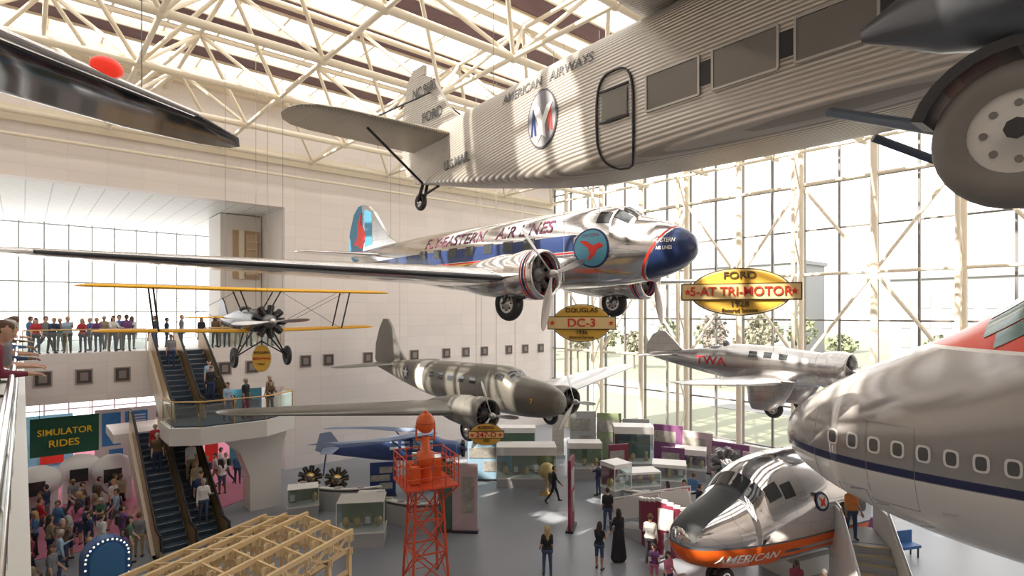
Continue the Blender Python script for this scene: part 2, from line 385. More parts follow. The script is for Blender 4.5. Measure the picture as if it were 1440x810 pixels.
def railing(mb,pts,z,h=1.1,step=1.3):
    for i in range(len(pts)-1):
        p=Vector((*pts[i],z)); q=Vector((*pts[i+1],z)); d=q-p; n=max(1,int(d.length/step))
        mb.tube(p+Vector((0,0,h)),q+Vector((0,0,h)),.035,.035,0,8)
        for k in range(n+1): a=p+d*k/n; mb.tube(a,a+Vector((0,0,h)),.022,.022,0,6)
        mb.beam(p+Vector((0,0,h/2)),q+Vector((0,0,h/2)),.015,h*.82,1)
mb=MB(); railing(mb,[(21.8,-.12),(25.7,-.12)],7.2); railing(mb,[(28.4,-.12),(33.1,-.12)],7.2)
mb.obj('gallery_railing',[M_gold,M_rail],M=RM)
mb=MB(); mb.bx(33.05,Smax,0,Tmax,6.5,7.2,0); mb.obj('floor_balcony',[M_trim],M=RM)
mb=MB(); railing(mb,[(33.2,0),(33.2,31.)],7.2,1.12,1.5); mb.tube((33.17,0,8.05),(33.17,31,8.05),.02,.02,0,6)
mb.obj('balcony_railing',[M_steel,M_rail],M=RM)
mb=MB()
for s in (24,27,30,33,36):
    for t in (-3,-7,-11): mb.bx(s-.5,s+.5,t-.3,t+.3,4.84,4.9)
mb.obj('added_fill_panels',[mat('fill_glow',(1,.95,.86),.5,emit=14)],M=RM)  # added glowing panels that brighten the dark hall under the gallery slab
# ride hall signage
mb=MB(); mb.bx(30.25,32.85,-1.05,-1,2.35,4.15,0); mb.tube((30.6,-1,4.15),(30.6,-1,4.9),.015,.015,1); mb.tube((32.5,-1,4.15),(32.5,-1,4.9),.015,.015,1)
mb.obj('banner_ride_sign',[mat('banner_green',(.01,.085,.05),.6,noise=.4,nscale=1.5),M_dark],M=RM)
MT=mat('yellow_paint',(.95,.6,.03),.5)
def roomtext(b,size,m,name,s,t,z,sx=1.):
    M=RM@Matrix.Translation((s,t,z))@Matrix(((-1,0,0,0),(0,0,1,0),(0,1,0,0),(0,0,0,1)))
    return text(b,size,m,name,M=M,sx=sx)
roomtext('SIMULATOR',.42,MT,'banner_lettering',31.55,-.96,3.45,.92); roomtext('RIDES',.46,MT,'banner_lettering',31.6,-.96,2.9)
mb=MB()
blu=mat('poster_blue',(.05,.25,.62),.5,noise=.4,nscale=2); blu2=mat('poster_sky',(.25,.6,.8),.5,noise=.3); tq=mat('panel_turquoise',(.1,.45,.6),.6)
mb.bx(27.6,30.3,-2.6,-2.5,.4,4.1,0); mb.bx(28.0,29.0,-2.5,-2.45,2.4,3.9,1); mb.bx(29.2,30.0,-2.5,-2.45,2.2,3.9,1); mb.bx(28.,28.5,-2.5,-2.44,.8,2.,2); mb.bx(29.1,29.7,-2.5,-2.44,.8,2.,1)
mb.bx(22,23.8,-3.,-2.9,.03,4.6,4); mb.bx(22.2,23.2,-2.9,-2.85,1.2,3.4,3); mb.bx(24.2,24.9,-4,-3.9,.03,3,2)
mb.bx(31,35,-6,-5.9,.03,3.6,3); mb.bx(31.4,32.4,-5.9,-5.8,1,2.6,2)
for k in range(8): mb.bx(28.1,28.8,-2.45,-2.43,2.6+.15*k,2.66+.15*k,0)
mb.obj('ride_info_boards',[M_trim,blu,M_red,blu2,tq],M=RM)
mb=MB()
for s,t in ((31,-.6),(32.6,.8),(29.8,.4)):
    mb.box((s,t,.85),(1.4,.9,1.3),0); mb.sphere((s,t,1.6),(.9,.8,.75),0,14,8); mb.box((s+.1,t+.75,1.5),(.7,.1,.6),1)
mb.obj('ride_simulator_pods',[mat('pod_white',(.8,.8,.78),.4),M_glassd],M=RM)
# ---------------------------------------------------------------- escalators
M_step=mat('escalator_step',(.035,.06,.095),.5); M_bal=mat('balustrade_bronze',(.48,.33,.16),.35,.6); M_hand=mat('handrail_black',(.02,.02,.02),.5)
def escalator(name,s0,t0,z0,t1,z1):
    mb=MB(); d=t1-t0; n=int(abs(z1-z0)/.2); 
    for lane in (0,1):
        c=s0+.05+lane*1.15+.5
        for k in range(n):
            t=t0+d*(k+.5)/n; z=z0+(z1-z0)*(k+1)/n; mb.box((c,t,z-.11),(.96,abs(d)/n*1.02,.22),0)
            mb.box((c,t+abs(d)/n*.5,z-.012),(.96,.02,.02),4)
    sg=1 if d>0 else -1
    for j in range(3):
        s=s0-.02+j*1.15
        a=Vector((s,t0-sg*.9,z0)); b=Vector((s,t0,z0)); c=Vector((s,t1,z1)); e=Vector((s,t1+sg*.9,z1))
        mb.prism([a,b,c,e,e+Vector((0,0,.85)),c+Vector((0,0,.85)),b+Vector((0,0,.85)),a+Vector((0,0,.85))],(.06,0,0),1)
        mb.path([a+Vector((0,sg*-.15,.45)),a+Vector((0,0,.93)),b+Vector((0,0,.93)),c+Vector((0,0,.93)),e+Vector((0,0,.93)),e+Vector((0,sg*.15,.45))],.055,2)
    for s in (s0-.12,s0+2.38):
        b=Vector((s,t0,z0)); c=Vector((s,t1,z1)); mb.prism([b+Vector((0,-sg*.9,0)),b,c,c+Vector((0,0,-1.1)),b+Vector((0,sg*1.2,-.0 if z0==0 else -.6)),b+Vector((0,-sg*.9,0 if z0==0 else -.6))],(.12,0,0),3)
    mb.prism([(s0+1.13,t0+sg*1.2,z0-.05),(s0+1.13,t1,z1-.3),(s0+1.13,t1,z1-1.05),(s0+1.13,t0+sg*1.8,z0-.05)],(2.3,0,0),3)
    return mb.obj(name,[M_step,M_bal,M_hand,mat('escalator_cladding',(.72,.62,.5),.5),M_steel],M=RM)
escalator('escalator',25.9,5.0,4.4,.1,7.2)
escalator('escalator',27.0,8.6,0.,2.4,3.6)
mb=MB(); mb.prism([(23.4,4.9,4.05),(28.6,4.9,4.05),(28.6,7.0,4.05),(27.6,7.7,4.05),(25,7.7,4.05),(23.4,6.6,4.05)],(0,0,.7),0)
mb.prism([(23.6,4.9,4.425),(28.4,4.9,4.425),(28.4,6.9,4.425),(27.5,7.5,4.425),(25,7.5,4.425),(23.6,6.5,4.425)],(0,0,.05),1)
mb.prism([(23.8,5.4,0),(25.2,5.4,0),(25.2,5.4,1.6),(25.6,5.4,2.7),(26.6,5.4,3.7),(23.5,5.4,3.7),(23.8,5.4,2.4)],(0,1.1,0),0)
mb.bx(24,30,-.7,2.4,3.2,3.6,0)
p=[(28.5,5.0),(28.5,6.9),(27.6,7.6),(25,7.6),(23.5,6.55),(23.5,5.0)]
mb2=MB(); railing(mb2,p,4.4,1.05,1.)
land=empty('escalator_landing',RM); o=mb.obj('landing_slab',[M_trim,M_step]); o.parent=land; o=mb2.obj('landing_rail',[M_gold,M_rail]); o.parent=land
# ---------------------------------------------------------------- twin airliner, polished
def airliner_polished():
    Mw=place(5.36,16.5,11.2,-45.2,roll=1.0); e=empty('twin_engine_airliner',Mw)
    F=Fus([(0,-.2,-.12,.04),(-.12,-.5,.18,.36),(-.5,-.78,.45,.66),(-1.05,-.98,.72,.88),(-1.7,-1.12,.92,1.03),(-2.35,-1.2,1.3,1.12),(-3.4,-1.25,1.42,1.2),(-6,-1.27,1.42,1.24),(-10,-1.2,1.4,1.22),(-13,-.85,1.35,1.02),(-16,-.15,1.25,.62),(-18.4,.5,1.12,.24),(-19.6,.8,.98,.05)])
    NV=(.022,.042,.13)
    sk=skin_mat('polished_aluminium_skin',alum,.14,1.,panel=1.1,zones=[
        dict(x=(-18,-3.6),z=(-.1,.42),c=NV,r=.3),dict(x=(-18,-3.6),z=(-.18,-.13),c=(.6,.03,.03)),
        dict(x=(-1.9,1),k=-1.5,z=(-9,1.34),c=(.62,.04,.03)),dict(x=(-1.9,1),k=-1.5,z=(-9,1.22),c=alum,m=1.,r=.17),dict(x=(-1.9,1),k=-1.5,z=(-9,1.15),c=NV,r=.25)])
    mb=MB(); F.build(mb,0)
    for sg in(0,1):
        f=(lambda a:180-a) if sg else (lambda a:a)
        F.patch(mb,-1.72,-2.2,f(66),f(88),1,sk=-.05); F.patch(mb,-1.8,-2.3,f(42),f(62),1); F.patch(mb,-2.4,-2.85,f(30),f(52),1)
        for k in range(7):
            x=-5.3-k*1.05; F.patch(mb,x,x-.5,f(1),f(17),1)
    for sg in(-1,1): F.poly(mb,[(-3.6,-.1),(-3.6,.42),(-3.0,.3),(-2.2,.1),(-1.6,-.05)],sg,3,.012)
    F.oval(mb,-2.95,-.05,.66,.62,-1,3,.016); F.oval(mb,-2.95,-.05,.6,.56,-1,2,.02)
    F.poly(mb,[(-3.36,.2),(-3.08,.18),(-2.86,.02),(-2.6,.1),(-2.46,-.02),(-2.7,-.12),(-2.82,-.3),(-3.14,-.46),(-3.0,-.24),(-3.02,-.06),(-3.2,.08)],-1,4,.03)
    mb.obj('fuselage',[sk,M_glassd,mat('badge_blue',(.11,.36,.5),.4),mat('livery_navy',NV,.3),M_red],e)
    tp=mat('lettering_maroon',(.14,.025,.07),.4)
    F.txt('FLY·EASTERN',.62,tp,-9.9,.8,-1,e,'lettering',1.05); F.txt('AIR LINES',.62,tp,-5.95,.8,-1,e,'lettering',1.05)
    F.txt('EASTERN',.15,tp,-2.95,.34,-1,e,'badge_lettering'); F.txt('EASTERN',.17,M_wtxt,-.62,.02,-1,e,'nose_lettering',.7)
    F.txt('AIR LINES',.14,M_wtxt,-.65,-.2,-1,e,'nose_lettering',.7)
    wm=skin_mat('wing_aluminium',alum,.18,1.,panel=.9); mb=MB()
    bothwings(mb,tipped([(-4.5,0,-1.0,4.5,.15),(-4.5,3.1,-1.0,4.5,.15),(-5.9,9,-.8,2.9,.13),(-7.2,14.4,-.6,1.5,.1)]),0)
    bothwings(mb,tipped([(-16.2,0,.75,2.4,.1),(-16.9,3.4,.78,1.4,.09)]),0)
    for s in(-1,1):
        wing(mb,[(-4.42+.0,s*3.3,-1.0,.5,.4),(-5.85,s*9,-.795,.35,.4),(-7.1,s*14.2,-.61,.22,.4)],1)
    mb.obj('wings',[wm,M_dark],e)
    mb=MB()
    fin=[(-15.3,1.2),(-16.2,1.7),(-17.4,3.0),(-17.9,3.35),(-18.4,3.5),(-18.5,3.5),(-18.5,.9),(-15.3,1.1)]
    mb.prism([(x,0,z) for x,z in fin],(0,.14,0),0); rud=[(-18.5,3.5),(-18.95,3.45),(-19.4,3.1),(-19.85,2.2),(-20,1.5),(-19.9,.9),(-19.5,.6),(-18.5,.7)]
    mb.prism([(x,0,z) for x,z in rud],(0,.12,0),1)
    mb.prism([(x,0,z) for x,z in [(-17.6,1.4),(-17.6,3.0),(-18.1,3.2),(-18.3,3.2),(-18.3,1.3)]],(0,.16,0),1)
    mb.prism([(x,0,z) for x,z in [(-18.6,1.2),(-18.2,1.9),(-18.7,2.6),(-18.6,3.1),(-19,2.5),(-19.0,1.9),(-19.4,1.5),(-19,1.4)]],(0,.2,0),2)
    mb.obj('tail_fin',[wm,mat('tail_blue',(.06,.23,.38),.4),M_red],e)
    cs=skin_mat('cowl_skin',alum,.15,1.,zones=[dict(x=(-3.5,-3.46),c=(.65,.03,.03)),dict(x=(-3.62,-3.53),c=NV),dict(x=(-3.7,-3.65),c=(.65,.03,.03))])
    mb=MB()
    for s in(-1,1):
        y=s*2.85; cowl(mb,-3.3,y,-.9,.72,1.15,0,1,[(-1.6,.72),(-2.6,.62),(-4,.35),(-4.8,.08)])
        radial(mb,(-3.75,y,-.9),.62,9,3,3); prop(mb,(-3.1,y,-.9),1.72,3,.28+(.5 if s>0 else 0),2,.26)
        wheel(mb,(-4.9,y,-1.75),.56,.36,4,2)
        mb.tube((-4.5,y-.28,-1.3),(-4.9,y-.28,-1.75),.05,.05,1); mb.tube((-4.5,y+.28,-1.3),(-4.9,y+.28,-1.75),.05,.05,1); mb.tube((-5.7,y,-1.3),(-4.9,y,-1.75),.04,.04,1)
    wheel(mb,(-18.1,0,.15),.22,.15,4,2); mb.tube((-17.8,0,.6),(-18.1,0,.15),.05,.05,1)
    mb.obj('engines_and_gear',[cs,M_dark,M_prop,mat('engine_grey',(.22,.22,.22),.4,.6),M_black],e)
    cables('cables',e,[(-4.6,1,1.2),(-4.6,-1,1.2),(-16,0,1.3),(-8,1,1.3)],Mw,M_cable)
airliner_polished()
# ---------------------------------------------------------------- olive/grey twin airliner
def airliner_grey():
    Mw=place(2.0,23.0,5.6,HB,roll=.8); e=empty('twin_engine_transport',Mw)
    F=Fus([(0,-.3,-.1,.1),(-.1,-.55,.15,.4),(-.45,-.76,.38,.62),(-1.2,-.9,.6,.78),(-2.3,-.97,.70,.85),(-2.75,-.98,1.0,.88),(-3.3,-1.,1.12,.9),(-6,-1.02,1.08,.92),(-9,-.85,1.0,.82),(-12,-.45,.85,.52),(-14.5,0,.65,.2),(-15.6,.2,.5,.05)],2.3)
    ol=(.195,.185,.16)
    sk=skin_mat('olive_grey_skin',ol,.36,.4,panel=.9,pc=.3,var=.06,zones=[dict(x=(-10.1,-9.3),c=(.6,.6,.56),r=.5),dict(x=(-1.1,1),c=(.16,.145,.12),r=.4)])
    mb=MB(); F.build(mb,0)
    for g in(0,1):
        f=(lambda a:180-a) if g else (lambda a:a)
        F.patch(mb,-2.38,-2.72,f(55),f(86),1); F.patch(mb,-2.8,-3.3,f(28),f(48),1)
        for k in range(5): x=-4.6-k*.9; F.patch(mb,x,x-.45,f(10),f(26),1)
    F.oval(mb,-11.3,.25,.36,.36,-1,3,.014); F.poly(mb,[(-11.3+.34*(1 if i%2==0 else .4)*math.sin(pi*i/5),.25+.34*(1 if i%2==0 else .4)*math.cos(pi*i/5)) for i in range(10)],-1,2,.03)
    mb.obj('fuselage',[sk,M_glassd,mat('roundel_white',(.75,.75,.73),.5),M_navy,M_yel],e)
    F.txt('7',.3,M_yel,-1.0,-.12,-1,e,'nose_number')
    wm=skin_mat('olive_wing_skin',(.24,.235,.215),.36,.5,panel=.8,pc=.3,var=.06); mb=MB()
    wing(mb,[(a,-b,c,d,f) for a,b,c,d,f in tipped([(-3.1,0,-.7,3.9,.16),(-3.2,2.6,-.65,3.7,.15),(-4.7,10.6,.1,1.7,.1)])],0)
    wing(mb,tipped([(-3.1,0,-.7,3.9,.16),(-3.2,2.6,-.65,3.7,.15),(-4.7,10.6,.1,1.7,.1)]),1)
    bothwings(mb,tipped([(-13.2,0,.5,2.1,.1),(-13.7,2.9,.5,1.2,.09)]),0)
    mb.obj('wings',[wm,mat('wing_pale_grey',(.52,.52,.52),.3,.6)],e)
    mb=MB(); mb.prism([(x,0,z) for x,z in [(-12.2,.8),(-13,1.4),(-13.8,2.7),(-14.3,3.15),(-14.8,3.15),(-15.3,2.6),(-15.8,1.6),(-15.9,.7),(-15.5,.3),(-14.5,.3)]],(0,.12,0),0); mb.obj('tail_fin',[wm],e)
    mb=MB()
    for s in(-1,1):
        y=s*2.4; cowl(mb,-1.75,y,-.55,.64,.95,0,1,[(-1.4,.66),(-2.4,.56),(-3.8,.3),(-4.6,.06)]); radial(mb,(-2.15,y,-.55),.56,9,1,3); prop(mb,(-1.55,y,-.55),1.5,3,1.9,2,.22)
        wheel(mb,(-3.1,y,-1.35),.48,.3,4,2); mb.tube((-3.4,y,-.8),(-3.1,y,-1.35),.07,.07,1)
    mb.obj('engines_and_gear',[wm,M_dark,M_prop,mat('engine_grey',(.3,.3,.3)),M_black],e)
    cables('cables',e,[(-4,1,.9),(-4,-1,.9),(-13,0,.8)],Mw,M_cable)
airliner_grey()
# ---------------------------------------------------------------- single engine mail plane (silver)
def mailplane():
    Mw=place(12.1,20.3,7.0,HB); e=empty('single_engine_mailplane',Mw)
    F=Fus([(-1.0,-.62,.62,.62),(-1.6,-.68,.68,.62),(-3,-.7,.8,.6),(-4.3,-.66,.82,.57),(-5.2,-.55,.66,.5),(-6.5,-.32,.5,.36),(-8.2,.0,.34,.12),(-8.6,.12,.28,.04)],2.2)
    sk=skin_mat('mailplane_aluminium',(.66,.65,.64),.26,1.,panel=.6,pc=.7); mb=MB(); F.build(mb,0)
    for g in(0,1):
        f=(lambda a:180-a) if g else (lambda a:a)
        for k in range(3): x=-2.0-k*.6; F.patch(mb,x,x-.32,f(22),f(42),1)
    mb.sphere((-5.0,0,.62),(.5,.28,.12),1,14,6); mb.sphere((-4.75,0,.8),(.12,.2,.16),1,10,6)
    mb.obj('fuselage',[sk,M_glassd],e); F.txt('TWA',.5,mat('lettering_crimson',(.5,.02,.04),.4),-5.2,.08,-1,e,'lettering',1.25)
    mb=MB(); bothwings(mb,tipped([(-1.7,0,-.55,2.5,.16),(-1.75,1.2,-.52,2.4,.15),(-2.3,6.0,-.2,1.2,.1)]),0); bothwings(mb,tipped([(-7.0,0,.25,1.2,.1),(-7.15,1.8,.25,.8,.09)]),0)
    mb.prism([(x,0,z) for x,z in [(-6.7,.35),(-7.3,.9),(-7.7,1.25),(-8.0,1.3),(-8.4,1.1),(-8.75,.6),(-8.75,.1),(-8.2,.1)]],(0,.08,0),0)
    for s in(-1,1):
        y=s*1.25; mb.loft([[Vector((-2.3+a*math.cos(t)*.95-.1*k,y+.2*math.sin(t)*w,z)) for t in [2*pi*i/16 for i in range(16)]] for k,(z,a,w) in enumerate([(-.4,1.05,1.),(-.9,.85,1.15),(-1.3,.7,1.1),(-1.55,.45,.8)])],0); wheel(mb,(-2.2,y,-1.45),.36,.2,1,0)
    mb.obj('wings_and_gear',[sk,M_black],e)
    mb=MB(); cowl(mb,0,0,0,.66,.9,0,1,[(-1.,.62),(-1.2,.6)]); radial(mb,(-.35,0,0),.6,9,1,3); prop(mb,(.2,0,0),1.35,2,.5,2,.2)
    mb.obj('engine',[sk,M_dark,M_prop,mat('engine_grey',(.3,.3,.3))],e); cables('cables',e,[(-2.5,.6,.6),(-2.5,-.6,.6),(-7,0,.4)],Mw,M_cable)
mailplane()
# ---------------------------------------------------------------- trimotor
def trimotor():
    Mw=place(-2.35,14.35,12.5,HB); e=empty('trimotor_airliner',Mw)
    F=Fus([(-.1,-.15,.85,.1),(.6,-.28,.98,.2),(3.1,-.75,1.0,.48),(6,-1.12,1.05,.7),(10,-1.2,1.08,.76),(12,-1.15,1.1,.76),(13.3,-1.,.9,.7),(14.2,-.75,.5,.55)],5.)
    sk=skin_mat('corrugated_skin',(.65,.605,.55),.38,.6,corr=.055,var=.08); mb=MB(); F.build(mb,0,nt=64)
    band=[(7.45,8.3),(8.5,9.35),(9.55,10.4),(10.6,11.45),(11.6,12.4)]
    for sg in(-1,1):
        for a,b in band:
            F.poly(mb,[(a,-.48),(a,.0),(b,.0),(b,-.48)],sg,1,.02)
        for a in (8.3,9.35,10.4,11.45): F.poly(mb,[(a+.02,-.4),(a+.02,-.08),(a+.18,-.08),(a+.18,-.4)],sg,2,.022)
        for a,b in band:
            for z in(-.5,.02): mb.beam(F.side(a,z,sg,.02),F.side(b,z,sg,.02),.03,.03,7)
            for x in(a,b): mb.beam(F.side(x,-.5,sg,.02),F.side(x,.02,sg,.02),.03,.03,7)
    pts=[]
    for j in range(33):
        t=2*pi*j/32;c,q=math.cos(t),math.sin(t); pts.append(F.side(6.85+.36*math.copysign(abs(c)**.6,c),-.42+.72*math.copysign(abs(q)**.6,q),-1,.02))
    for i in range(32): mb.beam(pts[i],pts[i+1],.03,.024,2)
    F.poly(mb,[(6.6,-.42),(6.6,0),(7.1,0),(7.1,-.42)],-1,1,.025)
    for z0 in(-.45,.03): mb.beam(F.side(6.57,z0,-1,.03),F.side(7.13,z0,-1,.03),.03,.03,2)
    F.oval(mb,5.2,.0,.40,.52,-1,3,.02); F.oval(mb,5.2,.0,.37,.49,-1,4,.026)
    F.poly(mb,[(5.08,-.40),(5.14,-.1),(5.02,.12),(4.96,.38),(5.16,.2),(5.24,.02),(5.34,.2),(5.5,.24),(5.36,.0),(5.3,-.14),(5.33,-.36),(5.2,-.28)],-1,5,.038)
    for x0,mm in((4.98,8),(5.42,6)): F.poly(mb,[(x0-.08,-.26),(x0-.02,.22),(x0+.02,.22),(x0+.08,-.26),(x0+.03,-.26),(x0,0),(x0-.03,-.26)],-1,mm,.032)
    mb.obj('fuselage',[sk,mat('cabin_window',(.21,.2,.18),.12,spec=1.),M_dark,mat('badge_ring',(.08,.08,.10),.5),mat('badge_field',(.30,.30,.33),.5),M_wtxt,mat('badge_red',(.5,.06,.045),.5),mat('window_frame_alu',(.55,.53,.5),.35,.6),M_navy],e)
    tk=mat('lettering_grey',(.12,.12,.13),.5)
    F.txt('U.S.MAIL',.3,tk,2.2,-.1,-1,e,'lettering'); F.txt('AMERICAN   AIRWAYS',.24,tk,5.2,.68,-1,e,'lettering'); 
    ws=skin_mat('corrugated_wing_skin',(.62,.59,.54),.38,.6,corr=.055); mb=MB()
    bothwings(mb,tipped([(11.4,0,1.1,4.3,.17),(11.3,2.5,1.15,4.1,.16),(10.6,10.5,1.75,2.2,.12)]),0)
    bothwings(mb,tipped([(1.9,0,.62,2.0,.1),(1.75,2.8,.62,1.75,.09)]),1)
    mb.prism([(x,0,z) for x,z in [(1.9,.9),(1.3,1.5),(.7,2.3),(.3,2.5),(.05,2.5),(.05,.6),(1.9,.6)]],(0,.1,0),0)
    mb.prism([(x,0,z) for x,z in [(.03,2.75),(.3,2.75),(.3,2.52),(.03,2.52),(.03,0),(-.5,.1),(-.75,.6),(-.75,1.6),(-.5,2.5),(-.2,2.75)]],(0,.09,0),0)
    mb.obj('wings_and_tail',[ws,skin_mat('tailplane_skin',(.44,.40,.33),.42,.5,corr=.055)],e)
    text('NC·9683',.36,tk,'tail_number',e,fn=lambda a,b,c:Vector((.35+a*.8,-.07-c*.2,2.1+b))); text('FORD',.34,tk,'tail_script',e,fn=lambda a,b,c:Vector((.7+a,-.07-c*.2,1.4+b)))
    mb=MB()
    for s in(-1,1):
        mb.tube((1.2,s*2.,.55),(.5,s*.2,-.25),.03,.03,1); mb.tube((1.2,s*2.,.7),(.6,0,2.0),.02,.02,1)
    wheel(mb,(.1,0,-.62),.22,.14,1,2); mb.tube((.3,.06,-.2),(.1,.09,-.62),.04,.04,1); mb.tube((.3,-.06,-.2),(.1,-.09,-.62),.04,.04,1); mb.tube((.9,0,-.35),(.1,0,-.5),.03,.03,1)
    for s in(-1,1):
        y=s*2.5; c=Vector((11.75,y,-2.2)); wheel(mb,c,.5,.3,3,5)
        mb.tube((9.9,s*.7,-1.15),(11.7,y-s*.2,-2.2),.055,.055,4); mb.tube((12.4,s*.7,-1.15),(11.8,y-s*.2,-2.2),.055,.055,4)
        mb.tube((11.75,y-s*.3,-2.2),(11.75,y+s*.2,-2.2),.07,.07,1); mb.tube((11.75,y-s*.3,-2.2),(11.9,y-s*.25,-1.3),.1,.1,1)
        mb.lathe((13.3,y,-1.2),[(0,.25),(-.1,.42),(-.7,.5),(-1.4,.46),(-2.0,.3),(-2.5,.06)],6,24); radial(mb,(13.3,y,-1.2),.75,9,1,2); prop(mb,(13.75,y,-1.2),1.5,2,.7,2)
        for dx in(-.3,-1.6): mb.tube((13.3+dx,y-.3,-1.),(13+dx,y-.4,1.),.05,.05,1); mb.tube((13.3+dx,y+.3,-1.),(13+dx,y+.4,1.),.05,.05,1)
        mb.tube((13,y,-1.3),(12.2,s*.75,-1.0),.05,.05,1)
        mb.prism([(11.75+.62*math.cos(q),y,-2.2+.62*math.sin(q)) for q in [pi*(.1+.8*i/12) for i in range(13)]]+[(11.75+.54*math.cos(q),y,-2.2+.54*math.sin(q)) for q in [pi*(.9-.8*i/12) for i in range(13)]],(0,.34,0),1)
    radial(mb,(14.3,0,-.1),.7,9,1,2); prop(mb,(14.75,0,-.1),1.5,2,.3,2)
    mb.obj('engines_and_gear',[sk,M_dark,M_steel,M_tire,mat('strut_blue',(.07,.10,.15),.4),mat('hub_cream',(.66,.64,.6),.4),mat('nacelle_grey',(.16,.17,.19),.3,.6)],e)
    cables('cables',e,[(3,0,1),(8,3,1.6),(10,-3,1.6)],Mw,M_cable)
trimotor()
# ---------------------------------------------------------------- biplane
def biplane():
    Mw=place(-9.4,20.8,8.8,HB); e=empty('mail_biplane',Mw)
    F=Fus([(1.3,-.38,.38,.38),(.8,-.42,.42,.4),(0,-.42,.45,.4),(-1.5,-.38,.42,.36),(-3,-.22,.28,.24),(-4.6,-.05,.12,.05)],2.6)
    bl=mat('fuselage_black',(.02,.02,.025),.25); mb=MB(); F.build(mb,0); mb.sphere((-1.2,0,.45),(.4,.22,.1),0)
    mb.prism([(x,0,z) for x,z in [(-3.6,.2),(-4.1,.75),(-4.5,.95),(-4.9,.7),(-5.,.1),(-4.6,-.1)]],(0,.06,0),0)
    mb.obj('fuselage',[bl],e); mb=MB()
    bothwings(mb,tipped([(.75,0,1.1,1.4,.1),(.75,4.6,1.12,1.35,.09)]),0); bothwings(mb,tipped([(.25,.3,-.38,1.3,.1),(.25,4.2,-.3,1.25,.09)]),0); bothwings(mb,tipped([(-3.6,0,.1,.9,.08),(-3.7,1.2,.1,.7,.08)]),0)
    mb.obj('wings',[M_yel],e); mb=MB()
    for s in(-1,1):
        for x in(.5,-.4):
            mb.tube((x,s*3.1,-.3),(x+.3,s*3.3,1.1),.03,.03,0,6)
            mb.tube((x,s*.35,.35),(x+.2,s*.7,1.1),.025,.025,0,6)
        mb.tube((.4,s*.5,-.35),(.6,s*3.2,1.1),.008,.008,0,5); mb.tube((.4,s*3.1,-.3),(.6,s*.7,1.1),.008,.008,0,5); mb.tube((-.3,s*.5,-.35),(-.2,s*3.2,1.1),.008,.008,0,5)
        mb.tube((.9,s*.35,-.35),(.75,s*.85,-1.25),.03,.03,0,6); mb.tube((-.1,s*.35,-.35),(.75,s*.85,-1.25),.03,.03,0,6); mb.tube((.75,0,-.7),(.75,s*.9,-1.25),.025,.025,0,6)
        wheel(mb,(.75,s*.9,-1.25),.36,.13,0,0)
    radial(mb,(1.5,0,0),.62,9,0,1); prop(mb,(1.9,0,0),1.3,2,.05,2,.18)
    mb.obj('struts_engine_gear',[M_dark,mat('engine_grey',(.3,.3,.3)),M_prop],e); cables('cables',e,[(0,1,1.15),(0,-1,1.15),(-4,0,.2)],Mw,M_cable)
biplane()
# ---------------------------------------------------------------- jumbo jet nose
def jumbo():
    Mw=place(9.35,19.0,5.3,HB+180); e=empty('jumbo_jet_forward_fuselage',Mw)
    F=Fus([(0,-.1,.1,.1),(-.12,-.5,.5,.62),(-.5,-.85,.95,1.3),(-1.2,-1.25,1.5,2.0),(-2.2,-1.65,2.1,2.62),(-3.4,-2.0,2.75,2.98),(-4.6,-2.25,3.35,3.15),(-5.6,-2.4,4.05,3.22),(-6.6,-2.5,4.75,3.25),(-8,-2.55,5.1,3.25),(-11.,-2.6,5.2,3.25)],2.15)
    g=(.40,.375,.36)
    sk=skin_mat('jet_paint',g,.16,.35,panel=0,var=.03,zones=[dict(z=(-5,-.28),c=(.80,.77,.73),r=.2),dict(x=(-20,-.75),z=(-.26,-.05),c=(.03,.035,.1),r=.3),
       dict(x=(-20,-3.6),z=(2.98,3.06),k=-.02,c=(.85,.82,.78),r=.25),dict(x=(-20,-3.6),z=(3.06,8),k=-.02,c=(.74,.06,.025),r=.22),dict(x=(-20,-5.0),z=(3.75,8),c=(.80,.77,.73),r=.25)])
    mb=MB(); F.build(mb,0,nx=80,nt=64)
    for k in range(16):
        x=-2.2-.55*k
        for sg in(-1,1): F.oval(mb,x,.42,.155,.215,sg,2,.014,20,3.5); F.oval(mb,x,.42,.105,.16,sg,1,.022,20,3.5)
    for g2 in(0,1):
        f=(lambda a:180-a) if g2 else (lambda a:a)
        F.patch(mb,-5.35,-6.1,f(66),f(86),3,.02); F.patch(mb,-5.35,-6.15,f(50),f(64),3,.02); F.patch(mb,-5.6,-6.3,f(40),f(49),3,.02)
        for k in range(4): F.patch(mb,-7.2-k*.55,-7.45-k*.55,f(38),f(42),1,.02)
    def outline(x0,x1,z0,z1,sg=1):
        P=[(x0,z0),(x0,z1),(x1,z1),(x1,z0)]; q=[]
        for i in range(4):
            a,b=P[i],P[(i+1)%4]
            for k in range(6): q.append(F.side(a[0]+(b[0]-a[0])*k/6,a[1]+(b[1]-a[1])*k/6,sg,.004))
        for i in range(24): mb.beam(q[i],q[(i+1)%24],.012,.01,4)
    outline(-3.1,-4.2,-1.15,1.0); outline(-2.2,-3.,-1.6,-.9); outline(-6.9,-8,-1.15,1.1)
    for x in(-1.6,): 
        r=[F.pt(x,2*pi*j/48,.003) for j in range(48)]
        for j in range(48): mb.beam(r[j],r[(j+1)%48],.012,.01,4)
    for x,z in((-2.9,-.9),(-3.5,-1.2),(-5.,-1.),(-4.4,-1.6)):
        p=F.side(x,z,1,.0); mb.beam(p,p+Vector((.28,.1,0)),.02,.05,5)
    mb.obj('fuselage',[sk,mat('cabin_glass',(.10,.10,.10),.15,spec=1.),mat('window_surround',(.8,.78,.75),.3),mat('flightdeck_glass',(.10,.2,.19),.1,spec=1.),mat('seam_grey',(.3,.29,.29),.5),M_steel],e)
jumbo()
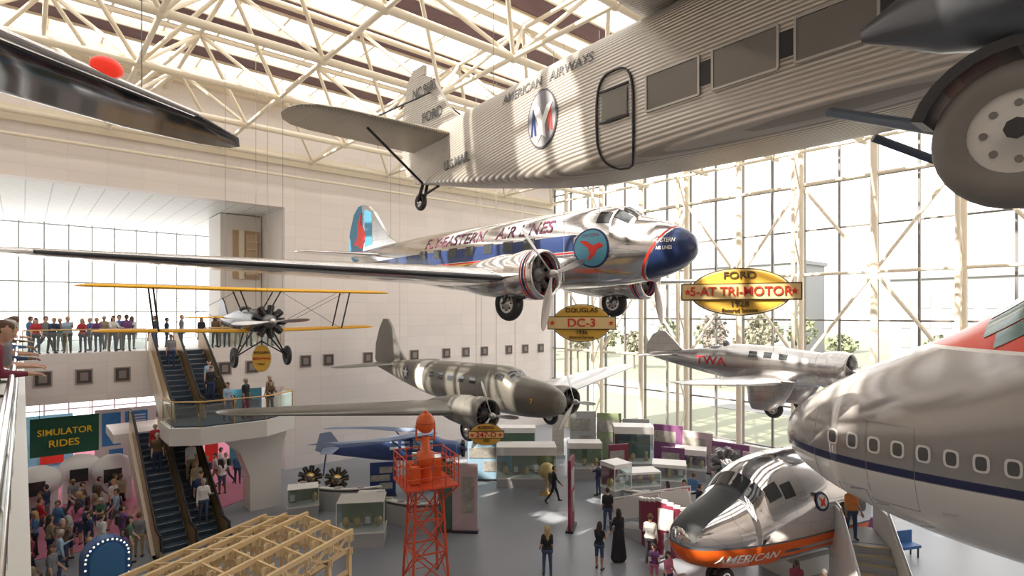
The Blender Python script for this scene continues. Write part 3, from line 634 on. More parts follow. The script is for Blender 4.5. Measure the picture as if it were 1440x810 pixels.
# ---------------------------------------------------------------- propliner nose on the floor
def propliner():
    h=math.degrees(math.atan2(-.42,-.91)); Mw=place(5.25,18.1,1.85,h); e=empty('propliner_nose_section',Mw)
    F=Fus([(0,-.25,.12,.2),(-.08,-.48,.36,.46),(-.3,-.70,.58,.70),(-.8,-.90,.85,.97),(-1.5,-1.04,1.12,1.22),(-2.1,-1.12,1.42,1.38),(-2.6,-1.17,1.9,1.5),(-3.2,-1.22,2.2,1.6),(-4.2,-1.25,2.4,1.68),(-5.5,-1.25,2.45,1.7),(-7.0,-1.25,2.45,1.7)])
    O=(.88,.14,.012)
    sk=skin_mat('propliner_aluminium',(.84,.84,.85),.10,1.,panel=1.,pc=.6,zones=[dict(x=(-3.2,1),z=(-3,-.12),k=.03,c=O,r=.28),dict(x=(-9,-3.2),z=(-.42,-.12),k=.03,c=O,r=.28),dict(x=(-9,-3.2),z=(-.72,-.55),k=.03,c=O,r=.28),dict(x=(-9,-.0),z=(-.12,-.05),k=.03,c=(.12,.12,.13)),
        dict(x=(-2.2,-.12),y=(-.60,.60),z=(.1,3),c=(.07,.075,.08),r=.5)])
    mb=MB(); F.build(mb,0,nt=56)
    for g in(0,1):
        f=(lambda a:180-a) if g else (lambda a:a)
        F.patch(mb,-2.18,-2.55,f(66),f(87),1,.02); F.patch(mb,-2.2,-2.6,f(46),f(63),1,.02); F.patch(mb,-2.65,-3.1,f(32),f(50),1,.02); F.patch(mb,-3.2,-3.6,f(28),f(44),1,.02)
    F.oval(mb,-4.6,1.1,.3,.3,1,2,.02); F.oval(mb,-4.6,1.1,.22,.22,1,4,.025); F.poly(mb,[(-4.45,.95),(-4.55,1.1),(-4.45,1.28),(-4.62,1.15),(-4.78,1.25),(-4.68,1.05),(-4.72,.92),(-4.6,1.0)],1,3,.035)
    for k in range(2): F.oval(mb,-5.6-k*.9,.75,.18,.22,1,1,.02,20,3)
    mb.obj('fuselage',[sk,M_glassd,M_navy,M_red,M_wtxt],e)
    F.txt('AMERICAN',.42,M_wtxt,-1.9,-.45,1,e,'lettering',1.05)
    mb=MB(); wheel(mb,(-1.8,.2,-1.47),.38,.25,0,1); wheel(mb,(-1.8,-.2,-1.47),.38,.25,0,1); mb.tube((-1.8,0,-1.45),(-1.9,0,-.6),.09,.09,1); mb.box((-5.6,0,-1.55),(2.5,1.4,.6),2)
    mb.obj('nose_gear',[M_black,M_steel,M_trim],e)
propliner()
# ---------------------------------------------------------------- black wing near left
mb=MB(); tip=Vector((-3.75,8.0,11.45)); d=Vector((.365,.93,0)).normalized(); hh=math.degrees(math.atan2(d.y,d.x))-90
e=empty('hanging_black_wing_aircraft',place(tip.x,tip.y,tip.z,hh))
wing(mb,[(.85,-9,.0,1.9,.12),(.75,-4,.0,1.75,.12),(.5,-1.2,.0,1.3,.1),(.2,-.3,.0,.75,.09),(-.1,0,.0,.2,.08)],0)
mb.sphere((.62,-2.3,.08),(.12,.15,.10),1)
wing(mb,[(.93,-9,-.01,.3,.4),(.83,-4,-.01,.25,.4),(.55,-1.2,-.01,.15,.4)],3)
fu=Fus([(2.6,-.3,.3,.3),(1.5,-.5,.5,.45),(-.5,-.5,.5,.45),(-4,-.1,.3,.1)]); mf=MB(); fu.build(mf,0,30,24); 
mb.obj('wing',[mat('gloss_black',(.015,.016,.02),.10,spec=1.),mat('beacon_red',(.85,.04,.02),.3,emit=.6),M_dark,M_steel],e); o=mf.obj('body',[M_dark],e); o.location=(0,-9.5,.4)
mb=MB()
for x,y in((0,-1.5),(0,-6),(-.5,-9.5)): mb.tube((x,y,.1),(x,y,6.5),.007,.007,0,5)
mb.obj('cables',[M_cable],e)
# ---------------------------------------------------------------- oval signs
def sign(name,x,y,z,w,h,lines,bar=None,yaw=None):
    yaw=math.atan2(-y,-x) if yaw is None else yaw
    R=Matrix.Rotation(yaw+pi/2,4,'Z')@Matrix.Rotation(pi/2,4,'X'); Mw=Matrix.Translation((x,y,z))@R; e=empty(name,Mw); mb=MB()
    def disc(k,z0,z1,m,a=0): mb.prism([((w/2-k)*math.cos(t),(h/2-k)*math.sin(t),(z0+z1)/2) for t in [2*pi*i/48 for i in range(48)]],(0,0,z1-z0),m)
    disc(0,-.05,.02,1); disc(w*.012,.02,.03,2); disc(w*.028,.03,.04,0)
    if bar: 
        bw,bh=bar; mb.prism([(-bw/2,-bh/2,.03),(-bw/2-.0,bh/2,.03),(bw/2,bh/2,.03),(bw/2,-bh/2,.03)],(0,0,.1),1); mb.prism([(-bw/2+.03,-bh/2+.03,.06),(-bw/2+.03,bh/2-.03,.06),(bw/2-.03,bh/2-.03,.06),(bw/2-.03,-bh/2+.03,.06)],(0,0,.1),2)
        for s in(-1,1): mb.prism([(s*(bw/2-.16)+(.09 if i%2==0 else .04)*math.cos(2*pi*i/10+pi/2),(.09 if i%2==0 else .04)*math.sin(2*pi*i/10+pi/2),.1) for i in range(10)],(0,0,.06),3)
    mb.obj('board',[mat('sign_yellow',(.74,.44,.06),.45),mat('sign_brown',(.10,.07,.02),.5),mat('sign_cream',(.86,.64,.3),.45),M_red],e)
    for b,sz,yy,mm,sx in lines: text(b,sz,mm,'lettering',e,M=Matrix.Translation((0,yy,.13 if bar and yy==0 else .06)),sx=sx)
    mb=MB(); inv=Mw.inverted()
    for s in(-.3,.3):
        a=Vector((s*w,h*.38,0)); ww=Mw@a; mb.tube(a,inv@Vector((ww.x,ww.y,18)),.008,.008,0,5)
    mb.obj('cables',[M_cable],e)
SB=mat('sign_ink',(.08,.05,.02),.5); SR=mat('sign_red',(.6,.03,.02),.5)
sign('hanging_oval_sign',5.6,14.0,9.62,2.35,1.18,[('FORD',.24,.40,SB,1.2),('5-AT TRI-MOTOR',.31,0,SR,.96),('1928',.2,-.3,SB,1.1),('Entered Service',.13,-.46,SB,1)],bar=(2.75,.42))
sign('hanging_oval_sign',2.2,18.0,8.78,1.85,1.2,[('DOUGLAS',.2,.4,SB,1.1),('DC-3',.36,0,SR,1.1),('1936',.19,-.3,SB,1),('Entered Service',.12,-.45,SB,1)],bar=(2.15,.42))
sign('hanging_oval_sign',-1.0,22.0,4.4,1.3,.85,[('BOEING',.16,.27,SB,1.1),('247-D',.28,0,SR,1.1),('1933',.14,-.24,SB,1)],bar=(1.4,.3))
sign('hanging_oval_sign',-8.8,20.,7.5,.62,.95,[('PITCAIRN',.12,.2,SB,1),('MAILWING',.11,0,SR,1),('1927',.1,-.2,SB,1)])
# ---------------------------------------------------------------- beacon tower
def tower():
    mr=mat('tower_red',(.66,.085,.03),.4,noise=.1); x0,y0=-2.95,19.4; e=empty('airway_beacon_tower',place(x0,y0,0,25)); mb=MB()
    lv=[(0,.62),(1.1,.56),(2.2,.5),(3.3,.46)]
    cs=[(-1,-1),(1,-1),(1,1),(-1,1)]
    for (z0,w0),(z1,w1) in zip(lv,lv[1:]):
        for i in range(4):
            a,b=cs[i],cs[(i+1)%4]
            mb.beam((a[0]*w0,a[1]*w0,z0),(a[0]*w1,a[1]*w1,z1),.07,.07); mb.beam((a[0]*w1,a[1]*w1,z1),(b[0]*w1,b[1]*w1,z1),.04,.05)
            mb.beam((a[0]*w0,a[1]*w0,z0),(b[0]*w1,b[1]*w1,z1),.03,.04); mb.beam((b[0]*w0,b[1]*w0,z0),(a[0]*w1,a[1]*w1,z1),.03,.04)
    for k in range(10): mb.tube((-.2,.52,.3*k+.2),(.2,.52,.3*k+.2),.015,.015)
    mb.box((0,0,3.35),(1.8,1.8,.06))
    for i in range(4):
        a,b=cs[i],cs[(i+1)%4]
        for h in(.35,.7,.98): mb.tube((a[0]*.88,a[1]*.88,3.35+h),(b[0]*.88,b[1]*.88,3.35+h),.022,.022)
        for k in range(4): f=k/4; x=a[0]+(b[0]-a[0])*f; y=a[1]+(b[1]-a[1])*f; mb.tube((x*.88,y*.88,3.35),(x*.88,y*.88,4.33),.02,.02)
        mb.beam((a[0]*.46,a[1]*.46,2.8),(a[0]*.86,a[1]*.86,3.33),.05,.05)
    mb.obj('lattice',[mr],e); mb=MB()
    mb.lathe((0,0,3.4),[(0,.22),(.5,.18),(.55,.3),(.95,.3),(1.0,.16),(1.5,.12)],0,20,ax='z')
    mb.box((.5,.3,3.7),(.25,.25,.6)); mb.box((-.45,-.3,3.7),(.3,.22,.55)); mb.lathe((-.45,.3,3.4),[(0,.15),(.55,.15),(.6,.02)],0,14,ax='z')
    mb.tube((-.32,0,4.8),(.32,0,4.8),.04,.04); mb.tube((-.32,0,4.8),(-.32,0,5.3),.035,.035); mb.tube((.32,0,4.8),(.32,0,5.3),.035,.035)
    mb.sphere((0,0,5.35),(.32,.32,.36),0,24,16); mb.lathe((0,0,5.35),[(-.02,.33),(.02,.33)],1,24,ax='z'); mb.lathe((0,0,5.68),[(0,.1),(.08,.08),(.1,.01)],0,12,ax='z')
    mb.obj('beacon',[mat('beacon_orange',(.8,.14,.03),.35),mat('beacon_band',(.5,.1,.03),.3)],e)
tower()
# ---------------------------------------------------------------- timber framework
def timber():
    wd=mat('pine_timber',(.76,.56,.31),.6,noise=.12,nscale=6); wp=mat('plywood_gusset',(.84,.68,.44),.6,noise=.08)
    e=empty('timber_hangar_frame',place(-7.6,17.3,0,math.degrees(math.atan2(-.37,.93)))); mb=MB()
    W,L,zt=3.2,6.0,2.82
    n=8
    def zz(x): return zt+.28*(1-abs(x-W/2)/(W/2))
    for k in range(n):
        y=-L*k/(n-1)
        mb.beam((0,y,zt),(W/2,y,zz(W/2)),.06,.14); mb.beam((W,y,zt),(W/2,y,zz(W/2)),.06,.14); mb.beam((0,y,zt-.5),(W,y,zt-.5),.06,.12)
        m=8
        for j in range(m+1):
            x=W*j/m; mb.beam((x,y,zt-.5),(x,y,zz(x)),.05,.05) 
            if j<m:
                x2=W*(j+1)/m
                mb.beam((x,y,zt-.5) if j%2 else (x,y,zz(x)),(x2,y,zz(x2)) if j%2 else (x2,y,zt-.5),.045,.06)
            for sgn in(-1,1):
                mb.box((x,y+.045*sgn,zz(x)-.08),(.26,.02,.2),1); mb.box((x,y+.045*sgn,zt-.46),(.2,.02,.18),1)
            if k<n-1:
                y2=-L*(k+1)/(n-1); mb.box((x+.0,y-.1,zz(x)-.06),(.02,.2,.2),1); mb.box((x,y2+.1,zz(x)-.06),(.02,.2,.2),1)
        for x in(0,W): mb.beam((x,y,0),(x,y,zt-.4),.12,.12)
    for j in range(5):
        x=W*j/4; z=zz(x)+.06
        mb.beam((x,.15,z),(x,-L-.15,z),.09,.12)
    for x in(0,W):
        for z in(.9,1.8,2.4): mb.beam((x,0,z),(x,-L,z),.05,.12)
    mb.beam((0,0,1.2),(W,0,1.2),.05,.12); mb.beam((0,0,.1),(W,0,2.4),.05,.1)
    for k in range(n-1):
        y=-L*k/(n-1);y2=-L*(k+1)/(n-1); mb.beam((W,y,zt-.5),(W,y2,zt),.05,.06); mb.beam((W,y2,zt-.5),(W,y,zt),.05,.06)
    mb.obj('frame',[wd,wp],e)
timber()
# ---------------------------------------------------------------- exhibits
pur=mat('panel_purple',(.21,.075,.19),.6); mar=mat('panel_maroon',(.22,.03,.06),.55); pnk=mat('panel_mauve',(.50,.39,.41),.6,noise=.12); grn=mat('panel_green',(.08,.16,.13),.6); gry=mat('counter_grey',(.44,.45,.46),.5)
pic=mat('panel_picture',(.35,.33,.3),.5,noise=.6,nscale=5); olv=mat('case_olive',(.28,.34,.2),.6,noise=.2)
def panel(name,x,y,w,h,yaw,mm,z0=0,th=.12,pics=3):
    mb=MB(); mb.box((0,0,h/2),(w,th,h),0); mb.box((0,0,.05),(w+.06,th+.2,.1),2)
    for i in range(pics):
        hh=h*.7/pics; z=h*.2+i*hh+hh*.5; ww=w*(.75 if i%2 else .5); mb.box(((-.1 if i%2 else .12)*w,-th/2-.01,z),(ww,.03,hh*.75),1)
    mb.obj(name,[mm,pic,M_dark],M=place(x,y,z0,yaw))
def case(name,x,y,w,d,h,yaw,base=.5,head=.3,inside=olv,things=3,ho=True):
    mb=MB(); mb.box((0,0,base/2),(w,d,base),0); mb.box((0,0,base+.02),(w+.06,d+.06,.06),1)
    if ho: mb.box((0,0,h-head/2),(w+.04,d+.04,head),1)
    else: mb.box((0,0,h),(w,d,.03),1)
    mb.box((0,d/2-.04,(base+h-head)/2),(w-.04,.04,h-head-base),3)
    mb.bx(-w/2,w/2,-d/2,-d/2+.01,base+.05,h-(head if ho else 0),2); mb.bx(-w/2,-w/2+.01,-d/2,d/2,base+.05,h-(head if ho else 0),2); mb.bx(w/2-.01,w/2,-d/2,d/2,base+.05,h-(head if ho else 0),2)
    for sx in(-1,1): mb.box((sx*w/2,-d/2,(base+h)/2),(.03,.03,h-base),1)
    for i in range(things):
        xx=-w*.35+w*.7*i/max(1,things-1); k=random.random()
        if k<.4: mb.sphere((xx,0,base+.28),(.16,.16,.2),4,10,8); mb.tube((xx,0,base),(xx,0,base+.2),.04,.04,4)
        elif k<.7: mb.box((xx,.1,base+.3),(.3,.15,.4),5); mb.box((xx,.02,base+.3),(.2,.02,.28),1)
        else: mb.lathe((xx,0,base+.05),[(0,.12),(.1,.14),(.3,.06),(.5,.1),(.55,.02)],4,12,ax='z')
    return mb.obj(name,[gry,M_trim,M_glass,inside,M_gold,pic],M=place(x,y,0,yaw))
case('glass_display_case',-5.95,22.6,1.8,1.2,1.75,8,.55,.06,things=4,ho=False)
case('glass_display_case',-9.4,25.6,1.3,.9,1.3,20,.5,.06,things=2,ho=False)
case('display_case',.75,30.3,3.1,1.4,2.1,0,.45,.42,things=5)
case('display_case',4.9,26.8,1.0,1.,2.1,30,.9,.2,inside=mar,things=2); case('display_case',6.2,27.6,1.7,1.,1.5,10,.8,.1,inside=pur,things=3); case('display_case',7.9,28.6,1.6,1.1,1.6,-15,.8,.15,inside=pnk,things=3)
case('display_case',9.8,31.2,1.6,1.,1.7,-20,.6,.3,inside=pur,things=3); case('display_case',4.0,31.5,1.8,1.,2.0,0,.6,.3,things=3)
case('display_case',7.0,33,2.2,1.2,2.6,-5,.5,.4,inside=grn,things=3); case('display_case',.3,34.6,2.2,1.,2.2,0,.5,.3,inside=grn,things=3)
case('display_case',-6.2,25.0,1.1,.8,1.2,5,.7,.1,inside=mar,things=2)
panel('exhibit_panel',-2.75,23.7,.6,2.9,10,grn,pics=0); panel('exhibit_panel',-1.95,23.6,1.05,2.85,-4,pnk,pics=1)
panel('exhibit_panel',-6.4,28.2,1.25,1.7,14,M_navy,pics=3); panel('exhibit_panel',2.5,24.0,1.1,3.0,76,mar,pics=2)
panel('exhibit_panel',-4.4,29.3,1.5,1.9,0,gry,pics=2); panel('exhibit_panel',-1.2,30.9,2.4,2.1,0,mat('panel_sky',(.30,.46,.6),.6,noise=.2),pics=2)
for x,y,w,h,yw,mm in ((4.4,35.3,1.6,3.,0,gry),(6.,35.2,1.5,2.9,-5,olv),(7.6,34.9,1.6,2.6,-8,gry),(9.2,33.5,1.7,2.5,-30,pur),(10.6,32.5,1.7,2.3,-35,pnk),(11.9,31.,2.,2.,-40,pur),(8.6,30.4,1.2,1.9,-20,pur),(5.6,29.9,1.1,2.2,15,mar),(12.9,29.3,2.,1.8,-45,pnk),(13.8,27.3,2.2,1.5,-50,pur)):
    panel('exhibit_panel',x,y,w,h,yw,mm,pics=2)
mb=MB(); mb.box((0,0,1.6),(.7,.7,3.2),0); mb.box((0,0,.1),(.85,.85,.2),1)
for k in range(9): mb.box((0,-.36,.5+.3*k),(.62,.02,.02),1)
mb.obj('stone_pillar_exhibit',[mat('pillar_stone',(.6,.55,.48),.6,noise=.3),gry],M=place(2.9,36,0,0))
mb=MB(); mb.lathe((0,0,0),[(0,.35),(.06,.35),(.1,.1),(.5,.06),(.8,.08)],1,16,ax='z'); mb.sphere((0,0,1.15),.42,0,24,16); mb.lathe((0,0,1.15),[(-.02,.5),(.02,.5)],1,32,ax='z')
mb.obj('globe_on_stand',[mat('globe_gold',(.55,.45,.2),.35,.3,noise=.5,nscale=3),M_gold],M=place(1.75,28.6,0,0))
for x,y in((-9.9,27.9),(-8.5,27.6)):
    mb=MB(); radial(mb,(0,0,1.05),.62,9,0,1); prop(mb,(.3,0,1.05),.6,3,.4,0,.15); mb.beam((-.2,-.3,0),(-.2,-.15,.8),.06,.06,2); mb.beam((-.2,.3,0),(-.2,.15,.8),.06,.06,2); mb.box((-.1,0,.05),(.6,.9,.1),2)
    mb.obj('radial_engine_exhibit',[M_dark,M_gold,M_steel],M=place(x,y,0,-75))
mb=MB(); radial(mb,(0,0,1.5),.85,9,0,1); radial(mb,(-.35,0,1.5),.85,9,0,1); mb.lathe((-.5,0,1.5),[(-.9,.3),(-.6,.5),(0,.55)],1,20); mb.box((-.3,0,.45),(1.1,1.2,.9),2); prop(mb,(.4,0,1.5),.5,3,.4,1,.15)
mb.obj('radial_engine_exhibit',[mat('engine_grey',(.3,.3,.3)),M_steel,pnk],M=place(10.8,28.6,0,-100))
def counter(name,cx,cy,r,a0,a1,h,mm):
    mb=MB(); n=12
    for i in range(n):
        p=[math.radians(a0+(a1-a0)*(i+k)/n) for k in(0,1)]
        ins=[(cx+r*math.cos(q),cy+r*math.sin(q)) for q in p]; out=[(cx+(r+.5)*math.cos(q),cy+(r+.5)*math.sin(q)) for q in p]
        mb.prism([(*ins[0],h/2),(*ins[1],h/2),(*out[1],h/2),(*out[0],h/2)],(0,0,h),0); 
        mb.prism([(*ins[0],h+.04),(*ins[1],h+.04),(*out[1],h+.14),(*out[0],h+.14)],(0,0,.06),1)
        if i%3==0:
            q=p[0]+.05; mb.box((cx+(r+.25)*math.cos(q),cy+(r+.25)*math.sin(q),h+.16),(.3,.25,.04),2)
    mb.obj(name,[gry,M_trim,pic])
counter('curved_reading_counter',-7.8,29.6,3.,225,300,.85,gry); counter('curved_reading_counter',-3.9,26.7,2.0,225,300,.8,gry); counter('curved_reading_counter',6.9,28.6,2.6,235,300,.85,gry)
# entry ramp with curved maroon wall
mb=MB(); n=14
for i in range(n):
    p=[math.radians(150+120*(i+k)/n) for k in(0,1)]; h=2.0-.9*abs((i/n)-.6)
    c=[(6.7+1.5*math.cos(q),22.6+1.5*math.sin(q)) for q in p]; c2=[(6.7+1.62*math.cos(q),22.6+1.62*math.sin(q)) for q in p]
    mb.prism([(*c[0],h/2),(*c[1],h/2),(*c2[1],h/2),(*c2[0],h/2)],(0,0,h),0); mb.prism([(*c[0],h+.05),(*c[1],h+.05),(*c2[1],h+.05),(*c2[0],h+.05)],(0,0,.12),1)
mb.box((5.75,21.28,1.35),(.6,.06,.8),1,rz=-.6)
mb.box((7.6,22.4,.45),(2.6,2.0,.9),2); mb.prism([(6.4,21.4,0),(6.4,21.4,.9),(4.6,24.6,0)],(1.2,.5,0),2)
for a,b in(((4.4,24.8,0),(6.0,22.9,.9)),((5.4,25.4,0),(7.4,23.6,.9))):
    a=Vector(a);b=Vector(b); mb.tube(a+Vector((0,0,1)),b+Vector((0,0,1)),.04,.04,1)
    for k in range(5): p=a+(b-a)*k/4; mb.tube(p,p+Vector((0,0,1)),.025,.025,1)
    mb.beam(a+Vector((0,0,.5)),b+Vector((0,0,.5)),.05,.8,1)
mb.obj('entry_ramp',[mar,M_trim,gry])
# boarding stairs
mb=MB(); n=10
for k in range(n): mb.box((0,-2.6+.26*k,.0925*(2*k+2)/2),(1.2,.28,.185*(k+1)),0); mb.box((0,-2.73+.26*k,.185*(k+1)),(1.2,.03,.03),3)
mb.box((0,.7,.925),(1.2,1.5,1.85),0)
for s in(-1,1):
    x=s*.66; mb.prism([(x,-3,0),(x,1.4,0),(x,1.4,2.75),(x,0,2.75),(x,-3,.9)],(.08,0,0),1); mb.path([(x,-3.1,.3),(x,-3,1.0),(x,0,2.85),(x,1.4,2.85)],.04,2)
mb.obj('boarding_stairs',[gry,M_trim,M_steel,M_gold],M=place(11.15,18.0,0,-17))
mb=MB(); mb.bx(-.6,.6,-.2,.2,.35,.45,0); mb.bx(-.6,.6,.18,.24,.45,.9,0); [mb.tube((x,y,0),(x,y,.4),.03,.03,1) for x in(-.5,.5) for y in(-.15,.15)]
mb.obj('blue_bench',[mat('bench_blue',(.04,.13,.34),.5),M_dark],M=place(14.6,21.2,0,15))
panel('exhibit_panel',13.2,22.6,2.2,1.1,-20,pur,pics=1)
# small blue high-wing monoplane on floor, wings folded
def blueplane():
    e=empty('high_wing_monoplane',place(-2.9,32.6,1.32,8)@Matrix.Scale(.85,4)); F=Fus([(0,-.35,.35,.35),(-.3,-.5,.5,.48),(-1.2,-.6,.65,.55),(-2,-.65,1.0,.6),(-4.5,-.6,.95,.58),(-7,-.3,.6,.35),(-9,.0,.35,.06)],3.)
    nb=mat('monoplane_navy',(.05,.085,.22),.3,noise=.2); mb=MB(); F.build(mb,0)
    for k in range(4): F.poly(mb,[(-1.9-k*.75,.2),(-1.9-k*.75,.75),(-2.45-k*.75,.75),(-2.45-k*.75,.2)],-1,1,.03)
    mb.obj('fuselage',[nb,mat('cabin_glass_pale',(.5,.55,.6),.15)],e); mb=MB()
    wing(mb,[(-1.6,-.3,1.15,2.0,.12),(-4.8,-2.6,1.2,1.9,.1),(-7.6,-3.,1.22,1.8,.08)],0); wing(mb,[(-1.6,.3,1.15,2.0,.12),(-4.8,1.6,1.2,1.9,.1),(-7.6,1.8,1.22,1.8,.08)],0)
    mb.prism([(-7.8,0,.4),(-8.5,0,1.4),(-9.2,0,1.3),(-9.5,0,.2),(-9,0,0)],(0,.08,0),0); bothwings(mb,tipped([(-7.9,0,.35,1.1,.08),(-8.1,1.5,.35,.8,.08)]),0)
    for s in(-1,1): mb.tube((-1.9,s*.5,-.5),(-3.2,s*1.7,1.15),.05,.05,1); mb.tube((-3,s*.5,-.5),(-4.6,s*1.8,1.15),.05,.05,1); mb.tube((-1.3,s*.5,-.5),(-1.4,s*1.1,-1.15),.05,.05,1); wheel(mb,(-1.4,s*1.15,-1.15),.4,.2,2,1)
    mb.tube((-8.8,0,0),(-9,0,-1.5),.05,.05,1)
    radial(mb,(.1,0,0),.6,9,2,1); prop(mb,(.5,0,0),1.3,2,1.2,3)
    mb.obj('wings_engine_gear',[mat('wing_grey_blue',(.28,.34,.48),.35,.2),nb,M_black,M_prop],e)
blueplane()
# arched bulb-lit sign lower left
mb=MB(); R0=.6; zc=1.75; pts=[(R0*math.cos(q),0,R0*math.sin(q)+zc) for q in [pi*i/20 for i in range(21)]]
mb.prism([(-R0,0,0)]+pts[::-1]+[(R0,0,0)],(0,.45,0),0); 
for i in range(15): mb.sphere(((R0-.05)*math.cos(pi*i/14),-.24,(R0-.05)*math.sin(pi*i/14)+zc),.03,1,8,6)
for i in range(8): mb.sphere((-R0+.05,-.24,.15+.2*i),.03,1,8,6); mb.sphere((R0-.05,-.24,.15+.2*i),.03,1,8,6)
mb.prism([((R0-.16)*math.cos(q),-.24,(R0-.16)*math.sin(q)+zc) for q in [pi*i/20 for i in range(21)]]+[(-R0+.16,-.24,.5),(R0-.16,-.24,.5)],(0,.04,0),2)
mb.obj('marquee_arch_sign',[mat('marquee_blue',(.03,.11,.32),.4),mat('bulb',(1,.9,.7),.4,emit=1),mat('marquee_face',(.06,.2,.42),.4)],M=place(-12.3,17.2,0,50))
# ---------------------------------------------------------------- outside
mb=MB(); mb.bx(-220,-.6,-120,160,-.9,-.8); mb.obj('lawn',[mat('lawn_green',(.205,.215,.155),.9,noise=.2,nscale=.2)],M=RM)
mb=MB(); mb.bx(-34,-22,-120,160,-.79,-.75); mb.bx(-8,-3,-120,160,-.79,-.74); mb.obj('street',[mat('asphalt_pale',(.23,.225,.22),.9)],M=RM)
bw=mat('building_stone',(.27,.27,.275),.8); bg=mat('building_window',(.215,.225,.245),.4)
for s,t,w,h in((-110,-60,40,20),(-120,-5,45,16),(-130,50,50,22),(-120,100,36,14)):
    mb=MB(); mb.bx(s,s+16,t,t+w,-.8,h,0)
    k=2
    while k<w-2:
        for z in range(2,int(h)-2,4): mb.bx(s+15.9,s+16.1,t+k,t+k+1.6,z,z+2.4,1)
        k+=3.4
    mb.bx(s-.5,s+16.5,t-.5,t+w+.5,h,h+.8,0); mb.obj('city_building',[bw,bg],M=RM)
leaf=[mat('spring_leaves_%d'%i,c,.9,noise=.2,nscale=2) for i,c in enumerate([(.22,.24,.15),(.25,.24,.18),(.205,.225,.155),(.255,.22,.195)])]; bark=mat('tree_bark',(.18,.16,.14),.9)
for i in range(34):
    s=-36-random.random()*45; t=-70+random.random()*140; h=5+random.random()*4; mb=MB(); mb.tube((0,0,-.8),(0,0,h*.6),.22,.12,1,8)
    for k in range(7):
        a=random.random()*6.28; r=1.+random.random()*1.6; mb.tube((0,0,h*.35),(r*math.cos(a),r*math.sin(a),h*(.6+.3*random.random())),.09,.03,1,5)
    for k in range(150):
        a=random.random()*6.28; z=random.random(); rr=(2.6*math.sin(pi*(.15+.8*z)))*math.sqrt(random.random()); c=Vector((rr*math.cos(a),rr*math.sin(a),h*(.42+.6*z))); q=.35+.3*random.random()
        u=Vector((random.uniform(-1,1),random.uniform(-1,1),random.uniform(-1,1))).normalized(); v=u.orthogonal().normalized(); w=u.cross(v)
        mb.add([c+v*q,c+w*q*.8,c-v*q,c-w*q*.8,c+u*q*.5],[(0,1,4),(1,2,4),(2,3,4),(3,0,4)],0)
    mb.obj('tree',[leaf[i%4],bark],M=RM@Matrix.Translation((s,t,0)),fix=False)
